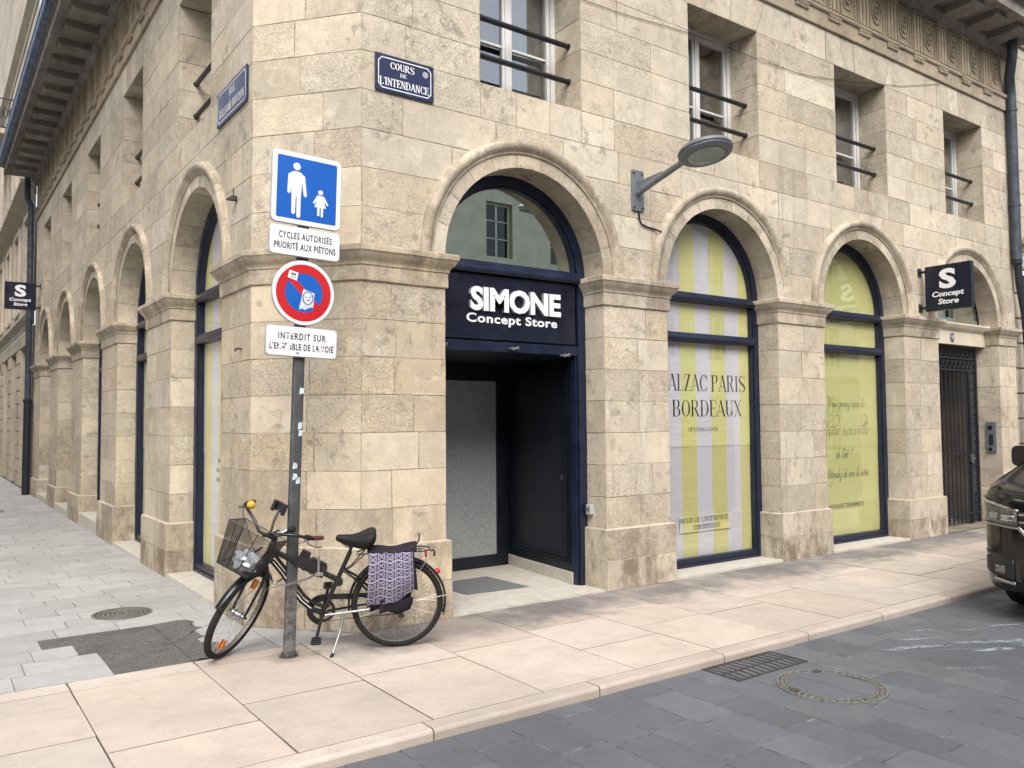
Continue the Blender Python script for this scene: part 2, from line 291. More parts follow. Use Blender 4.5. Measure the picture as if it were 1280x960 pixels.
# ------------------------------------------------------------------ helpers: meshes
class MB:
    def __init__(s): s.v, s.f, s.mi, s.tn, s.uv = [], [], [], [], None
    def face(s, pts, mi=0, tone=(.5, .5, 0)):
        b = len(s.v); s.v += [tuple(p) for p in pts]; s.f.append(tuple(range(b, b+len(pts)))); s.mi.append(mi); s.tn.append(tone)
    def grid(s, rows, mi=0, closed=False, tone=(.5, .5, 0)):
        b = len(s.v); n = len(rows[0])
        for r in rows: s.v += [tuple(p) for p in r]
        for i in range(len(rows)-1):
            for j in range(n if closed else n-1):
                k = (j+1) % n
                s.f.append((b+i*n+j, b+i*n+k, b+(i+1)*n+k, b+(i+1)*n+j)); s.mi.append(mi); s.tn.append(tone)
    def box(s, x0, x1, y0, y1, z0, z1, mi=0, T=None, tone=(.5, .5, 0)):
        P = [Vector((x, y, z)) for z in (z0, z1) for y in (y0, y1) for x in (x0, x1)]
        if T: P = [T(p) for p in P]
        b = len(s.v); s.v += [tuple(p) for p in P]
        for q in ((0, 2, 3, 1), (4, 5, 7, 6), (0, 1, 5, 4), (2, 6, 7, 3), (0, 4, 6, 2), (1, 3, 7, 5)):
            s.f.append(tuple(b+i for i in q)); s.mi.append(mi); s.tn.append(tone)
    def tube(s, pts, r, n=8, mi=0, cap=True, closed=False):
        pts = [Vector(p) for p in pts]; m = len(pts)
        rs = r if isinstance(r, (list, tuple)) else [r]*m
        rows = []; nrm = None
        for i in range(m):
            if closed: d = pts[(i+1) % m]-pts[i-1]
            else: d = pts[min(i+1, m-1)]-pts[max(i-1, 0)]
            d.normalize()
            if nrm is None:
                a = Vector((0, 0, 1)) if abs(d.z) < .9 else Vector((1, 0, 0)); nrm = d.cross(a).normalized()
            else: nrm = (nrm-d*nrm.dot(d)).normalized()
            b = d.cross(nrm)
            rows.append([pts[i]+(nrm*math.cos(2*PI*k/n)+b*math.sin(2*PI*k/n))*rs[i] for k in range(n)])
        if closed: rows.append(rows[0])
        s.grid(rows, mi, True)
        if cap and not closed:
            s.face(rows[0][::-1], mi); s.face(rows[-1], mi)
    def lathe(s, prof, o, ax, n=24, mi=0):
        ax = Vector(ax).normalized(); a = Vector((0, 0, 1)) if abs(ax.z) < .9 else Vector((1, 0, 0))
        e = ax.cross(a).normalized(); g = ax.cross(e); o = Vector(o)
        s.grid([[o+ax*h+(e*math.cos(2*PI*k/n)+g*math.sin(2*PI*k/n))*max(r, 1e-4) for k in range(n)] for r, h in prof], mi, True)
    def prism(s, poly, P, w0, w1, mi=0, side=None, tone=(.5, .5, 0)):
        a = [P(u, z, w0) for u, z in poly]; b = [P(u, z, w1) for u, z in poly]
        s.face(a, mi, tone); s.face(b, mi, tone)
        for i in range(len(poly)):
            j = (i+1) % len(poly); s.face((a[i], a[j], b[j], b[i]), mi if side is None else side, tone)
    def ring(s, A, B, P, w0, w1, mi=0, caps=True, tone=(.5, .5, 0)):     # strip between polylines A and B, extruded
        for i in range(len(A)-1):
            q = (A[i], A[i+1], B[i+1], B[i])
            for w in (w0, w1): s.face([P(*p, w) for p in q], mi, tone)
            for e in ((A[i], A[i+1]), (B[i], B[i+1])):
                s.face([P(*e[0], w0), P(*e[1], w0), P(*e[1], w1), P(*e[0], w1)], mi, tone)
        if caps:
            for i in (0, -1): s.face([P(*A[i], w0), P(*B[i], w0), P(*B[i], w1), P(*A[i], w1)], mi, tone)
    def build(s, name, mats, parent=None, smooth=None, bev=0, weld=0, solid=0):
        me = bpy.data.meshes.new(name); me.from_pydata(s.v, [], s.f)
        mats = mats if isinstance(mats, (list, tuple)) else [mats]
        for m in mats: me.materials.append(M[m] if isinstance(m, str) else m)
        me.polygons.foreach_set('material_index', s.mi)
        at = me.attributes.new('tone', 'FLOAT_COLOR', 'FACE')
        at.data.foreach_set('color', [x for t in s.tn for x in (t[0], t[1], t[2], 1)])
        if s.uv:
            l = me.uv_layers.new(name='UVMap'); l.data.foreach_set('uv', [x for f in s.f for i in f for x in s.uv[i]])
        if weld or smooth is not None or bev:
            import bmesh
            bm = bmesh.new(); bm.from_mesh(me); bmesh.ops.remove_doubles(bm, verts=bm.verts, dist=weld or 1e-5)
            bmesh.ops.recalc_face_normals(bm, faces=bm.faces); bm.to_mesh(me); bm.free()
        if smooth is not None:
            me.polygons.foreach_set('use_smooth', [True]*len(me.polygons)); me.set_sharp_from_angle(angle=math.radians(smooth))
        me.update()
        o = bpy.data.objects.new(name, me); COL.objects.link(o)
        if parent: o.parent = parent
        if bev:
            b = o.modifiers.new('bevel', 'BEVEL'); b.width = bev; b.segments = 2; b.limit_method = 'ANGLE'; b.angle_limit = math.radians(40); b.harden_normals = False
        if solid:
            b = o.modifiers.new('thickness', 'SOLIDIFY'); b.thickness = solid; b.offset = 0
        return o
def tag(o, label=None, cat=None, group=None, kind=None):
    for k, v in (('label', label), ('category', cat), ('group', group), ('kind', kind)):
        if v: o[k] = v
    return o
def thing(name, label, cat, loc=(0, 0, 0), group=None, mat=None):
    o = bpy.data.objects.new(name, None); COL.objects.link(o); o.empty_display_size = .2
    if mat is not None: o.matrix_world = mat
    else: o.location = loc
    return tag(o, label, cat, group)
class Fr:
    """a vertical plane: u along it, z up, w outwards"""
    def __init__(s, O, u, n): s.O, s.u, s.n = Vector((*O, 0)), Vector((*u, 0)).normalized(), Vector((*n, 0)).normalized()
    def __call__(s, u, z, w=0): return s.O+s.u*u+s.n*w+Vector((0, 0, z))
class Flat:
    def __init__(s, z): s.z = z
    def __call__(s, u, v, w=0): return Vector((u, v, s.z+w))
rng = random.Random(7)
def inset(poly, g):
    n = len(poly); A = sum(poly[i][0]*poly[(i+1) % n][1]-poly[(i+1) % n][0]*poly[i][1] for i in range(n)); sg = 1 if A > 0 else -1
    out = []
    for i in range(n):
        p, q, r = poly[i-1], poly[i], poly[(i+1) % n]
        def nr(a, b):
            dx, dy = b[0]-a[0], b[1]-a[1]; L = math.hypot(dx, dy) or 1e-9; return (-dy/L*sg, dx/L*sg)
        n1, n2 = nr(p, q), nr(q, r); m = (n1[0]+n2[0], n1[1]+n2[1]); d = max(.35, (1+n1[0]*n2[0]+n1[1]*n2[1]))
        out.append((q[0]+m[0]*g/d, q[1]+m[1]*g/d))
    return out
def block(mb, P, poly, w=0, g=.0023, d=.0045, tone=(.5, .5, 0), mi=0, js=1, jit=.0016, chip=.011):
    w = w+rng.uniform(-jit, jit)
    a = inset(poly, g); cu, cz = sum(p[0] for p in a)/len(a), sum(p[1] for p in a)/len(a)
    if chip: a = [(u+(cu-u)*k/max(.15, math.hypot(cu-u, cz-z)), z+(cz-z)*k/max(.15, math.hypot(cu-u, cz-z))) for (u, z), k in ((q, chip*rng.random()**3) for q in a)]
    f = [P(u, z, w) for u, z in a]; b = [P(u, z, w-d) for u, z in poly]
    mb.face(f, mi, tone)
    for i in range(len(poly)):
        j = (i+1) % len(poly); mb.face((b[i], b[j], f[j], f[i]), js, tone)
def rect(u0, u1, z0, z1): return [(u0, z0), (u1, z0), (u1, z1), (u0, z1)]
def tone(warm=.3, br=.5, grime=0., sw=.13, sb=.32):
    warm = warm*.75
    return (min(1, max(0, rng.gauss(br, sb*.7))), min(1, max(0, rng.gauss(warm, sw))), min(1, max(0, grime+rng.uniform(-.15, .2)*(grime > 0))))
def splits(u0, u1, lo=.45, hi=.95):
    L = u1-u0
    if L < lo*1.3: return [(u0, u1)]
    xs = [u0]
    while u1-xs[-1] > hi*1.25: xs.append(xs[-1]+rng.uniform(lo, hi))
    if len(xs) == 1 and L > lo*1.5: xs.append(u0+L*rng.uniform(.32, .68))
    xs.append(u1)
    return list(zip(xs, xs[1:]))
def offset_path(path, w):
    out = []; n = len(path)
    for i in range(n):
        ns = []
        for a, b in ((i-1, i), (i, i+1)):
            if a < 0 or b >= n: continue
            dx, dy = path[b][0]-path[a][0], path[b][1]-path[a][1]; L = math.hypot(dx, dy); ns.append((dy/L, -dx/L))
        if len(ns) == 1: m = ns[0]
        else:
            d = 1+ns[0][0]*ns[1][0]+ns[0][1]*ns[1][1]; m = ((ns[0][0]+ns[1][0])/d, (ns[0][1]+ns[1][1])/d)
        out.append((path[i][0]+m[0]*w, path[i][1]+m[1]*w))
    return out
def sweep(mb, path, prof, mi=0, tn=None, caps=True, cut=0, rug=0):
    """profile (w, z) swept along a plan path, mitred; w is to the right of travel; cut: stone lengths with their own tone"""
    if cut:
        np_ = [path[0]]
        marks = []
        for a, b in zip(path, path[1:]):
            L = math.dist(a, b); k = max(1, round(L/cut))
            for i in range(1, k+1): np_.append((a[0]+(b[0]-a[0])*i/k, a[1]+(b[1]-a[1])*i/k))
        path = np_
    offs = {w: offset_path(path, w) for w in {p[0] for p in prof}}
    rows = [[(*offs[w][i], z) for w, z in prof] for i in range(len(path))]
    if rug: rows = [[tuple(Vector(p)+Vector((noise.noise(Vector(p)*13), noise.noise(Vector(p)*13+Vector((7, 3, 1))), noise.noise(Vector(p)*17)*.6))*rug) for p in r] for r in rows]
    for i in range(len(path)-1):
        tt = tn() if tn else (.5, .5, 0)
        mb.grid(rows[i:i+2], mi, False, tt)
    if caps:
        for r in (rows[0], rows[-1]): mb.face(r, mi, tn() if tn else (.5, .5, 0))
# ---- lettering
def text_mesh(mb, s, P, u, z, h, xs=1., w=0., ext=.001, bold=0., mi=0, align='C', spacing=1., shear=0., side=None, width=None):
    """built-in font turned into mesh: cap height h, anchored at (u, z) of the plane P"""
    cu = bpy.data.curves.new('t', 'FONT'); cu.body = s; cu.size = 1; cu.offset = bold; cu.space_character = spacing; cu.shear = shear
    cu.extrude = 0; cu.resolution_u = 3
    ob = bpy.data.objects.new('t', cu); COL.objects.link(ob)
    me = bpy.data.meshes.new_from_object(ob)
    bpy.data.objects.remove(ob); bpy.data.curves.remove(cu)
    vs = [(v.co.x, v.co.y) for v in me.vertices]
    if not vs: return
    x0, x1 = min(v[0] for v in vs), max(v[0] for v in vs)
    k = h/.69
    if width: xs = width/((x1-x0)*k)
    o = {'C': (x0+x1)/2, 'L': x0, 'R': x1}[align]
    q = [(u+(x-o)*k*xs, z+y*k) for x, y in vs]
    edges = {}
    for p in me.polygons:
        mb.face([P(*q[i], w+ext) for i in p.vertices], mi)
        vv = list(p.vertices)
        for i in range(len(vv)):
            e = (vv[i], vv[(i+1) % len(vv)]); key = tuple(sorted(e)); edges[key] = None if key in edges else e
    if ext > .002:
        for e in edges.values():
            if e: mb.face([P(*q[e[0]], w), P(*q[e[1]], w), P(*q[e[1]], w+ext), P(*q[e[0]], w+ext)], mi if side is None else side)
    bpy.data.meshes.remove(me)
def serif_glyph(ch, T, t):
    """high-contrast roman capitals, unit height: (advance, polygons)"""
    P = []
    def vs(x, z0=0, z1=1, th=None): th = T if th is None else th; P.append([(x-th/2, z0), (x+th/2, z0), (x+th/2, z1), (x-th/2, z1)])
    def ln(x0, z0, x1, z1, th): P.append([(x0-th/2, z0), (x0+th/2, z0), (x1+th/2, z1), (x1-th/2, z1)])
    def hs(x0, x1, z): P.append([(x0, z), (x1, z), (x1, z+t), (x0, z+t)])
    def sf(x, z, w=None): w = w or T+.14; hs(x-w/2, x+w/2, z if z < .5 else 1-t)
    def bowl(cx, cz, rx, rz, a0, a1, th=None, n=14):
        th = T if th is None else th
        A = [math.radians(a0+(a1-a0)*i/n) for i in range(n+1)]
        o = [(cx+rx*math.cos(a), cz+rz*math.sin(a)) for a in A]; i_ = [(cx+(rx-th)*math.cos(a), cz+(rz-t)*math.sin(a)) for a in A]
        for k in range(n): P.append([o[k], o[k+1], i_[k+1], i_[k]])
    w = .7
    if ch == 'A': ln(.06, 0, .36, 1, t*1.3); ln(.66, 0, .36, 1, T); hs(.16, .55, .3); sf(.07, 0, .22); sf(.65, 0, .3); w = .74
    elif ch in 'BPR':
        vs(.16); sf(.14, 0); sf(.14, 1); hs(.16, .36, 1-t); hs(.16, .36, .5); bowl(.36, .75+t/2, .26, .25+t/2, -90, 90); w = .7
        if ch == 'B': hs(.16, .36, 0); bowl(.36, .25+t/2, .30, .25+t/2, -90, 90); w = .74
        if ch == 'R': ln(.64, 0, .38, .5, T); sf(.66, 0, .24); w = .78
    elif ch in 'CGO':
        if ch == 'O': bowl(.38, .5, .34, .5, 0, 360, n=28); w = .76
        else:
            bowl(.38, .5, .34, .5, 42, 318, n=24); vs(.66, .66, .98, t*1.3); w = .74
            if ch == 'C': vs(.66, .04, .28, t)
            else: vs(.64, 0, .42); sf(.62, .4, .3)
            if ch == 'G': hs(.5, .76, .42)
    elif ch == 'D': vs(.16); sf(.14, 0); sf(.14, 1); hs(.16, .38, 0); hs(.16, .38, 1-t); bowl(.36, .5, .36, .5, -90, 90, n=20); w = .78
    elif ch in 'EF':
        vs(.16); sf(.14, 0); sf(.14, 1); hs(.16, .56, 1-t); hs(.16, .44, .5); vs(.56, .76, 1, t); vs(.44, .38, .64, t); w = .64
        if ch == 'E': hs(.16, .6, 0); vs(.6, 0, .26, t)
    elif ch == 'H': vs(.16); vs(.6); hs(.16, .6, .5); [sf(x, z) for x in (.16, .6) for z in (0, 1)]; w = .78
    elif ch == 'I': vs(.17); sf(.17, 0); sf(.17, 1); w = .36
    elif ch == 'L': vs(.16); sf(.15, 0); sf(.15, 1); hs(.16, .56, 0); vs(.56, 0, .26, t); w = .6
    elif ch == 'M': vs(.14, th=t); ln(.42, 0, .16, 1, T); ln(.42, 0, .68, 1, t); vs(.7); sf(.12, 0, .2); sf(.7, 0); sf(.14, 1, .2); sf(.7, 1); w = .86
    elif ch == 'N': vs(.14, th=t*1.2); ln(.62, 0, .16, 1, T); vs(.62, th=t*1.2); sf(.13, 0, .22); sf(.62, 1, .22); sf(.12, 1, .2); w = .76
    elif ch == 'S':
        pts = [(.60-.55*0+0, .80), (.52, .95), (.34, 1.0), (.15, .92), (.1, .74), (.2, .6), (.4, .48), (.58, .36), (.62, .2), (.52, .06), (.32, 0), (.14, .06), (.07, .22)]
        th = [t, t, t, T*.6, T, T*1.1, T*1.15, T*1.1, T, T*.6, t, t, t]
        for i in range(len(pts)-1):
            (a, b), (c, d) = pts[i], pts[i+1]; L = math.hypot(c-a, d-b); nx, ny = -(d-b)/L, (c-a)/L
            P.append([(a+nx*th[i]/2, b+ny*th[i]/2), (c+nx*th[i+1]/2, d+ny*th[i+1]/2), (c-nx*th[i+1]/2, d-ny*th[i+1]/2), (a-nx*th[i]/2, b-ny*th[i]/2)])
        vs(.6, .74, .98, t); vs(.08, .02, .26, t); w = .7
    elif ch == 'T': vs(.34); sf(.34, 0); hs(.03, .65, 1-t); vs(.05, .76, 1, t); vs(.63, .76, 1, t); w = .68
    elif ch == 'U': vs(.16, .28, 1); vs(.6, .28, 1, t*1.2); bowl(.38, .3, .22+T/2, .3, 180, 360); sf(.15, 1); sf(.6, 1, .22); w = .76
    elif ch == 'X': ln(.62, 0, .12, 1, T); ln(.1, 0, .6, 1, t*1.2); sf(.1, 0, .24); sf(.62, 0, .28); sf(.12, 1, .28); sf(.6, 1, .22); w = .72
    elif ch == 'Z': hs(.08, .56, 1-t); hs(.08, .6, 0); ln(.14, 0, .52, 1, T*1.1); vs(.1, .76, 1, t); vs(.58, 0, .26, t); w = .66
    elif ch == "'": P.append([(.05, .72), (.1, .72), (.15, 1), (.05, 1)]); w = .2
    elif ch == '-': P.append([(.05, .4), (.3, .4), (.3, .52), (.05, .52)]); w = .36
    elif ch == 'à':
        bowl(.26, .28, .22, .28, 0, 360, T*.8, 18); ln(.44, 0, .52, .56, T*.8); ln(.3, .68, .16, .86, t*1.5); w = .62
    else: w = .3
    return w, P
def serif_text(mb, s, P, u, z, h, T=.13, t=.03, xs=1., w=.001, mi=0, width=None, track=0., align='C'):
    x = 0; gl = []
    for ch in s:
        a, ps = serif_glyph(ch, T, t); gl.append((x, ps)); x += a+track
    k = width/(x*h) if width else xs
    o = {'C': x/2, 'L': 0, 'R': x}[align]
    for i, (gx, ps) in enumerate(gl):
        for j, p in enumerate(ps): mb.face([P(u+(gx+a-o)*h*k, z+b*h, w+.00012*(j % 9)) for a, b in p], mi)
CUR = {
 'a': (.8, [[(.62, .85), (.35, 1), (.08, .6), (.12, .12), (.35, 0), (.6, .5), (.66, .95), (.62, .2), (.8, .05)]]),
 'd': (.85, [[(.62, .8), (.35, 1), (.08, .6), (.12, .1), (.35, 0), (.62, .6), (.72, 2.1), (.66, .2), (.85, .05)]]),
 'e': (.6, [[(0, .2), (.4, .6), (.42, .92), (.2, .95), (.08, .4), (.22, 0), (.6, .2)]]),
 'i': (.4, [[(0, .2), (.2, .95), (.16, .15), (.4, .1)], [(.24, 1.4), (.27, 1.48)]]),
 'l': (.5, [[(0, .2), (.42, 1.6), (.36, 2.2), (.18, 1.8), (.16, .2), (.5, .1)]]),
 'n': (.8, [[(0, .9), (.1, .95), (.1, 0), (.12, .5), (.4, .98), (.5, .8), (.5, .1), (.8, .1)]]),
 'o': (.7, [[(.4, .95), (.1, .7), (.08, .2), (.3, 0), (.55, .4), (.45, .95), (.7, .85)]]),
 'p': (.8, [[(0, .7), (.15, 1), (.1, -1.1), (.14, .5), (.4, 1), (.58, .6), (.35, 0), (.14, .15)], [(.5, .1), (.8, .1)]]),
 'r': (.6, [[(0, .3), (.12, 1.05), (.2, .85), (.42, .9), (.36, .15), (.6, .1)]]),
 's': (.55, [[(0, .2), (.28, 1), (.4, .4), (.2, 0), (.02, .15), (.55, .15)]]),
 't': (.5, [[(.05, .2), (.25, 1.7), (.16, .15), (.5, .1)], [(.02, 1.05), (.42, 1.1)]]),
 'u': (.8, [[(0, .3), (.12, .95), (.1, .2), (.3, 0), (.52, .5), (.56, .95), (.54, .15), (.8, .1)]]),
 'v': (.7, [[(0, .8), (.14, .95), (.2, .1), (.3, 0), (.5, .9), (.7, .9)]]),
 'z': (.7, [[(.02, .85), (.3, 1), (.5, .85), (.1, .1), (.4, .1), (.45, -.5), (.2, -1), (.1, -.6), (.7, .2)]]),
 'm': (1.1, [[(0, .9), (.1, .95), (.1, 0), (.14, .6), (.38, .98), (.42, .1), (.46, .6), (.7, .98), (.76, .1), (1.1, .1)]]),
 'V': (1.2, [[(-.6, .9), (-.4, 1.7), (.1, 2.2), (.3, 1.8), (.4, 0), (.9, 1.6), (1.2, 2.2), (1.0, 2.5), (.8, 2.2)]]),
 'A': (1.2, [[(-.5, .1), (-.3, -.4), (.1, .2), (.7, 2.1), (.75, .2), (1.1, .1)], [(-.2, .8), (.9, .9)]]),
 "'": (.25, [[(.15, 2.0), (.1, 1.6)]]), '?': (.6, [[(.1, 1.7), (.4, 2.1), (.6, 1.7), (.3, 1.0), (.28, .6)], [(.25, .1), (.27, .0)]]),
 'é': (.6, [[(0, .2), (.4, .6), (.42, .92), (.2, .95), (.08, .4), (.22, 0), (.6, .2)], [(.3, 1.3), (.5, 1.7)]]),
 'ô': (.7, [[(.4, .95), (.1, .7), (.08, .2), (.3, 0), (.55, .4), (.45, .95), (.7, .85)], [(.2, 1.2), (.36, 1.5), (.5, 1.2)]]), ' ': (.55, []), '.': (.2, [[(.05, .05), (.1, .1)]])}
def cursive(mb, s, P, u, z, h, width=None, r=.0035, extra=()):
    x = 0; ls = []
    for ch in s:
        a, ps = CUR[ch]
        for p in ps: ls.append([(x+q[0]+q[1]*.35, q[1]) for q in p])
        x += a
    k = width/x if width else h
    for p in ls+[list(e) for e in extra]:
        sm = []
        for i in range(len(p)-1):
            p0, p1, p2, p3 = p[max(i-1, 0)], p[i], p[i+1], p[min(i+2, len(p)-1)]
            for j in range(4):
                q = j/4; sm.append(tuple(.5*((2*b)+(c-a)*q+(2*a-5*b+4*c-d)*q*q+(3*b-a-3*c+d)*q**3) for a, b, c, d in zip(p0, p1, p2, p3)))
        sm.append(p[-1])
        for i in range(len(sm)-1):
            (a, b), (c, d) = sm[i], sm[i+1]; L = math.hypot((c-a)*k, (d-b)*h) or 1e-6
            nx, ny = -(d-b)*h/L, (c-a)*k/L
            rr = r*(1.35 if d < b else .8)
            q = [(u+a*k+nx*rr, z+b*h+ny*rr), (u+c*k+nx*rr, z+d*h+ny*rr), (u+c*k-nx*rr, z+d*h-ny*rr), (u+a*k-nx*rr, z+b*h-ny*rr)]
            mb.face([P(*e, .0008+.00003*(i % 5)) for e in q])
# ================================================================== SETTING: ground
F, XL = 6.18, 2.26                      # facade planes: Y = F along the main street, X = XL along the side street
KERB, ROADZ = 4.0, -.06
g = MB(); g.box(-120, 140, -120, 160, -.6, -.14); tag(g.build('ground', 'ground'), kind='structure')
def ptone(): return (rng.random(), rng.random(), rng.random())
# main pavement: columns of large slabs at right angles to the kerb, the kerb stones themselves a row of their own
P0 = Flat(0); mb = MB()
k = -14
while .81+.795*k < 26:
    a, b = .81+.795*k, .81+.795*(k+1); k += 1
    jog = rng.uniform(-.012, .012)
    if k == 2: cuts = [4.135, 5.04, 5.97, 6.16]
    elif k == 3: cuts = [4.135, 5.12, 6.2]
    elif k == 1: cuts = [4.135, 4.72, 5.93, 6.16]
    else:
        c0 = rng.uniform(4.55, 5.25); cuts = [4.135, c0] + ([c0+rng.uniform(.6, .95)] if c0 < 5.2 else []) + [6.16]
        if 6.16-cuts[-2] < .2: cuts.pop(-2)
    if b <= 2.3 and cuts[-2] < 5.9: cuts = cuts[:-1]+[5.96, 6.16]
    top = 6.16 if b < 3.3 else 6.24
    cuts[-1] = top
    for c, d in zip(cuts, cuts[1:]): block(mb, P0, rect(a, b, c, d), 0, rng.uniform(.0022, .0042), .009, ptone(), jit=.0012, chip=.006)
tag(mb.build('pavement', ['pink', 'pjoint']), kind='structure')
mb = MB(); x = -11.
while x < 26:
    L = rng.uniform(1.0, 1.25); tn = ptone(); e = .004
    prof = [(KERB, ROADZ-.05), (KERB, -.02), (KERB+.006, -.008), (KERB+.02, 0), (4.133, 0), (4.133, -.05)]
    rows = [[(xx, y, z) for y, z in prof] for xx in (x+e, x+L-e)]
    mb.grid(rows, 0, False, tn)
    for r in rows: mb.face(r, 1, tn)
    x += L
mb.face([(-11, KERB+.01, -.03), (26, KERB+.01, -.03), (26, 4.13, -.03), (-11, 4.13, -.03)], 1)
tag(mb.build('kerb', ['pink', 'pjoint'], weld=1e-5), kind='structure')
# road of dark slate slabs
P1 = Flat(ROADZ); mb = MB(); x = -9.
while x < 26:
    w = rng.choice((.29, .32, .32, .36)); y = -6.5-rng.uniform(0, .5)
    while y < KERB:
        L = rng.uniform(.38, .62); y2 = min(KERB, y+L)
        if KERB-y2 < .12: y2 = KERB
        if y2 > -6.5: block(mb, P1, rect(x, x+w, max(y, -6.5), y2), 0, .0028, .007, ptone(), jit=.0012)
        y = y2
        if y >= KERB: break
    x += w
tag(mb.build('road', ['slate', 'rjoint']), kind='structure')
mb = MB(); mb.box(-12, 26, -11, -6.5, -.13, .0); tag(mb.build('far_pavement', 'pink'), kind='structure')
# side street of grey slabs, with the torn-up patch
mb = MB(); y = 6.165; i = 0
patch = [(.80, 1.9), (1.0, 1.86), (1.12, 1.82), (1.12, 1.74)]            # from the fourth row down to the first
PR = {0: (1.10, 1.73), 1: (1.10, 1.80), 2: (.98, 1.86), 3: (.78, 1.90)}
while y < 46:
    h = .334 if i < 4 else rng.choice((.24, .28, .30, .34)); x = -5.5-rng.uniform(0, .5)
    hole = PR.get(i)
    while x < 2.24:
        L = rng.uniform(.36, .62); x2 = x+L
        if hole and x < hole[0] < x2+.2: x2 = hole[0]
        if x2 > 2.24 or 2.24-x2 < .15: x2 = 2.24
        if i == 2 and False: pass
        block(mb, P0, rect(x, x2, y, y+h), .0, .0024, .005, ptone(), jit=.001)
        x = x2
        if hole and abs(x-hole[0]) < 1e-6: x = hole[1]
    y += h; i += 1
# wedge in front of the chamfered corner
for r in ([(2.24, 6.165), (2.62, 6.165), (2.62, 6.62), (2.24, 7.0)], [(2.62, 6.165), (3.195, 6.165), (3.195, 6.25), (2.9, 6.3), (2.62, 6.62)]):
    block(mb, P0, r, .0, .003, .007, ptone(), jit=.0005)
tag(mb.build('side_street_paving', ['grey', 'gjoint']), kind='structure')
mb = MB(); n = 26
rows = [[(.5+1.7*a/n, 6.1+1.55*b/n, -.0075+.006*rng.random()) for a in range(n+1)] for b in range(n+1)]
mb.grid(rows)
edge = []
for k in range(27):                        # ragged far edge spilling over the slabs
    u = k/26; y = 6.17+1.33*u; edge.append((1.86+.06*math.sin(u*9)+.09*noise.noise(Vector((u*9, 1, 2)))+.05*noise.noise(Vector((u*25, 4, 2)))-.12*max(0, .25-u)*4, y))
mb.grid([[(1.62, y, .0005) for x, y in edge], [(x-.07, y, .0065+.002*rng.random()) for x, y in edge], [(x-.02, y, .006) for x, y in edge], [(x, y, .001) for x, y in edge]])
tag(mb.build('asphalt_patch', 'asphalt', smooth=80), kind='structure')
# pale paint smears and shoe prints on the road
mb = MB()
def blob(cx, cy, rx, ry, ang, n=22, ir=.45):
    ph = [rng.uniform(0, 6.28) for _ in range(4)]
    pts = []
    for k in range(n):
        a = 2*PI*k/n; r = 1+ir*(.5*math.sin(2*a+ph[0])+.35*math.sin(3*a+ph[1])+.3*math.sin(5*a+ph[2])+.2*math.sin(7*a+ph[3]))
        x, y = rx*r*math.cos(a), ry*r*math.sin(a); pts.append((cx+x*math.cos(ang)-y*math.sin(ang), cy+x*math.sin(ang)+y*math.cos(ang), ROADZ+.004))
    mb.face(pts)
for a in ((6.95, 3.05, .34, .05, -.5), (7.12, 2.80, .30, .075, -.7), (6.62, 3.0, .20, .03, -.45), (7.35, 2.72, .16, .045, -.6), (6.22, 3.38, .22, .035, -.5), (6.45, 3.50, .14, .022, -.4), (7.75, 3.1, .16, .03, -.5), (6.0, 3.45, .09, .02, -.7), (7.5, 2.45, .2, .05, -.6), (6.75, 2.72, .10, .018, -.8),
          (6.42, 3.16, .18, .008, -.55), (7.45, 3.3, .14, .022, -.5), (5.5, 2.3, .06, .012, .4), (7.05, 3.42, .09, .015, -.5), (6.75, 3.62, .12, .012, -.4), (7.9, 2.8, .12, .02, -.5), (6.9, 2.9, .05, .02, .3), (7.0, 2.6, .07, .015, -.7)): blob(*a)
for k in range(13):                       # the sole of a shoe
    u = k/12; hw = .022+.012*math.sin(u*PI)
    cx, cy = 5.86+.27*u, 2.98-.20*u
    d = Vector((.8, -.6)); q = Vector((.6, .8))
    mb.face([(cx+q.x*s*hw+d.x*e, cy+q.y*s*hw+d.y*e, ROADZ+.004) for s, e in ((-1, -.005), (1, -.005), (1, .005), (-1, .005))])
tag(mb.build('road_paint_smears', 'smear'), kind='structure')

# ================================================================== THE CORNER BUILDING
RF = Fr((0, F), (1, 0), (0, -1)); LF = Fr((XL, 0), (0, 1), (-1, 0)); LT = Fr((XL, 0), (0, -1), (-1, 0))
CA, CB = (XL, 6.95), (2.92, F)
cl = math.dist(CA, CB); cu_ = ((CB[0]-CA[0])/cl, (CB[1]-CA[1])/cl); CF = Fr(CA, cu_, (cu_[1], -cu_[0]))
XR, YB = 14.72, 23.45                      # ends of the building
SPR, IMP, ZF = 3.155, 2.86, 6.80           # springing, foot of the impost, foot of the architrave
RA = [(4.653, .93), (7.45, .948), (10.29, .95), (13.15, .95)]
LA = [(8.745+3.12*k, .96) for k in range(5)]
RWN = [(4.712, .605), (7.51, .605), (10.33, .61), (13.165, .605)]
LWN = [(8.85+3.12*k, .635) for k in range(5)]
WZ0, WZ1 = 4.80, 6.38
DR, DW = .29, .42                          # depth of arch and window reveals
bld = thing('stone_building', 'pale limestone corner building with arched shopfronts, blunt corner and deep overhanging cornice', 'building')
CZ = [SPR+.329*i for i in range(5)]+[WZ0+.316*i for i in range(5)]+[WZ1, ZF]
CZ[5] = WZ0
RM = 1.10
def arc_z(u, arches):
    z = -9
    for c, r in arches:
        R = r+.14
        if abs(u-c) < R: z = max(z, SPR+math.sqrt(R*R-(u-c)**2))
    return z
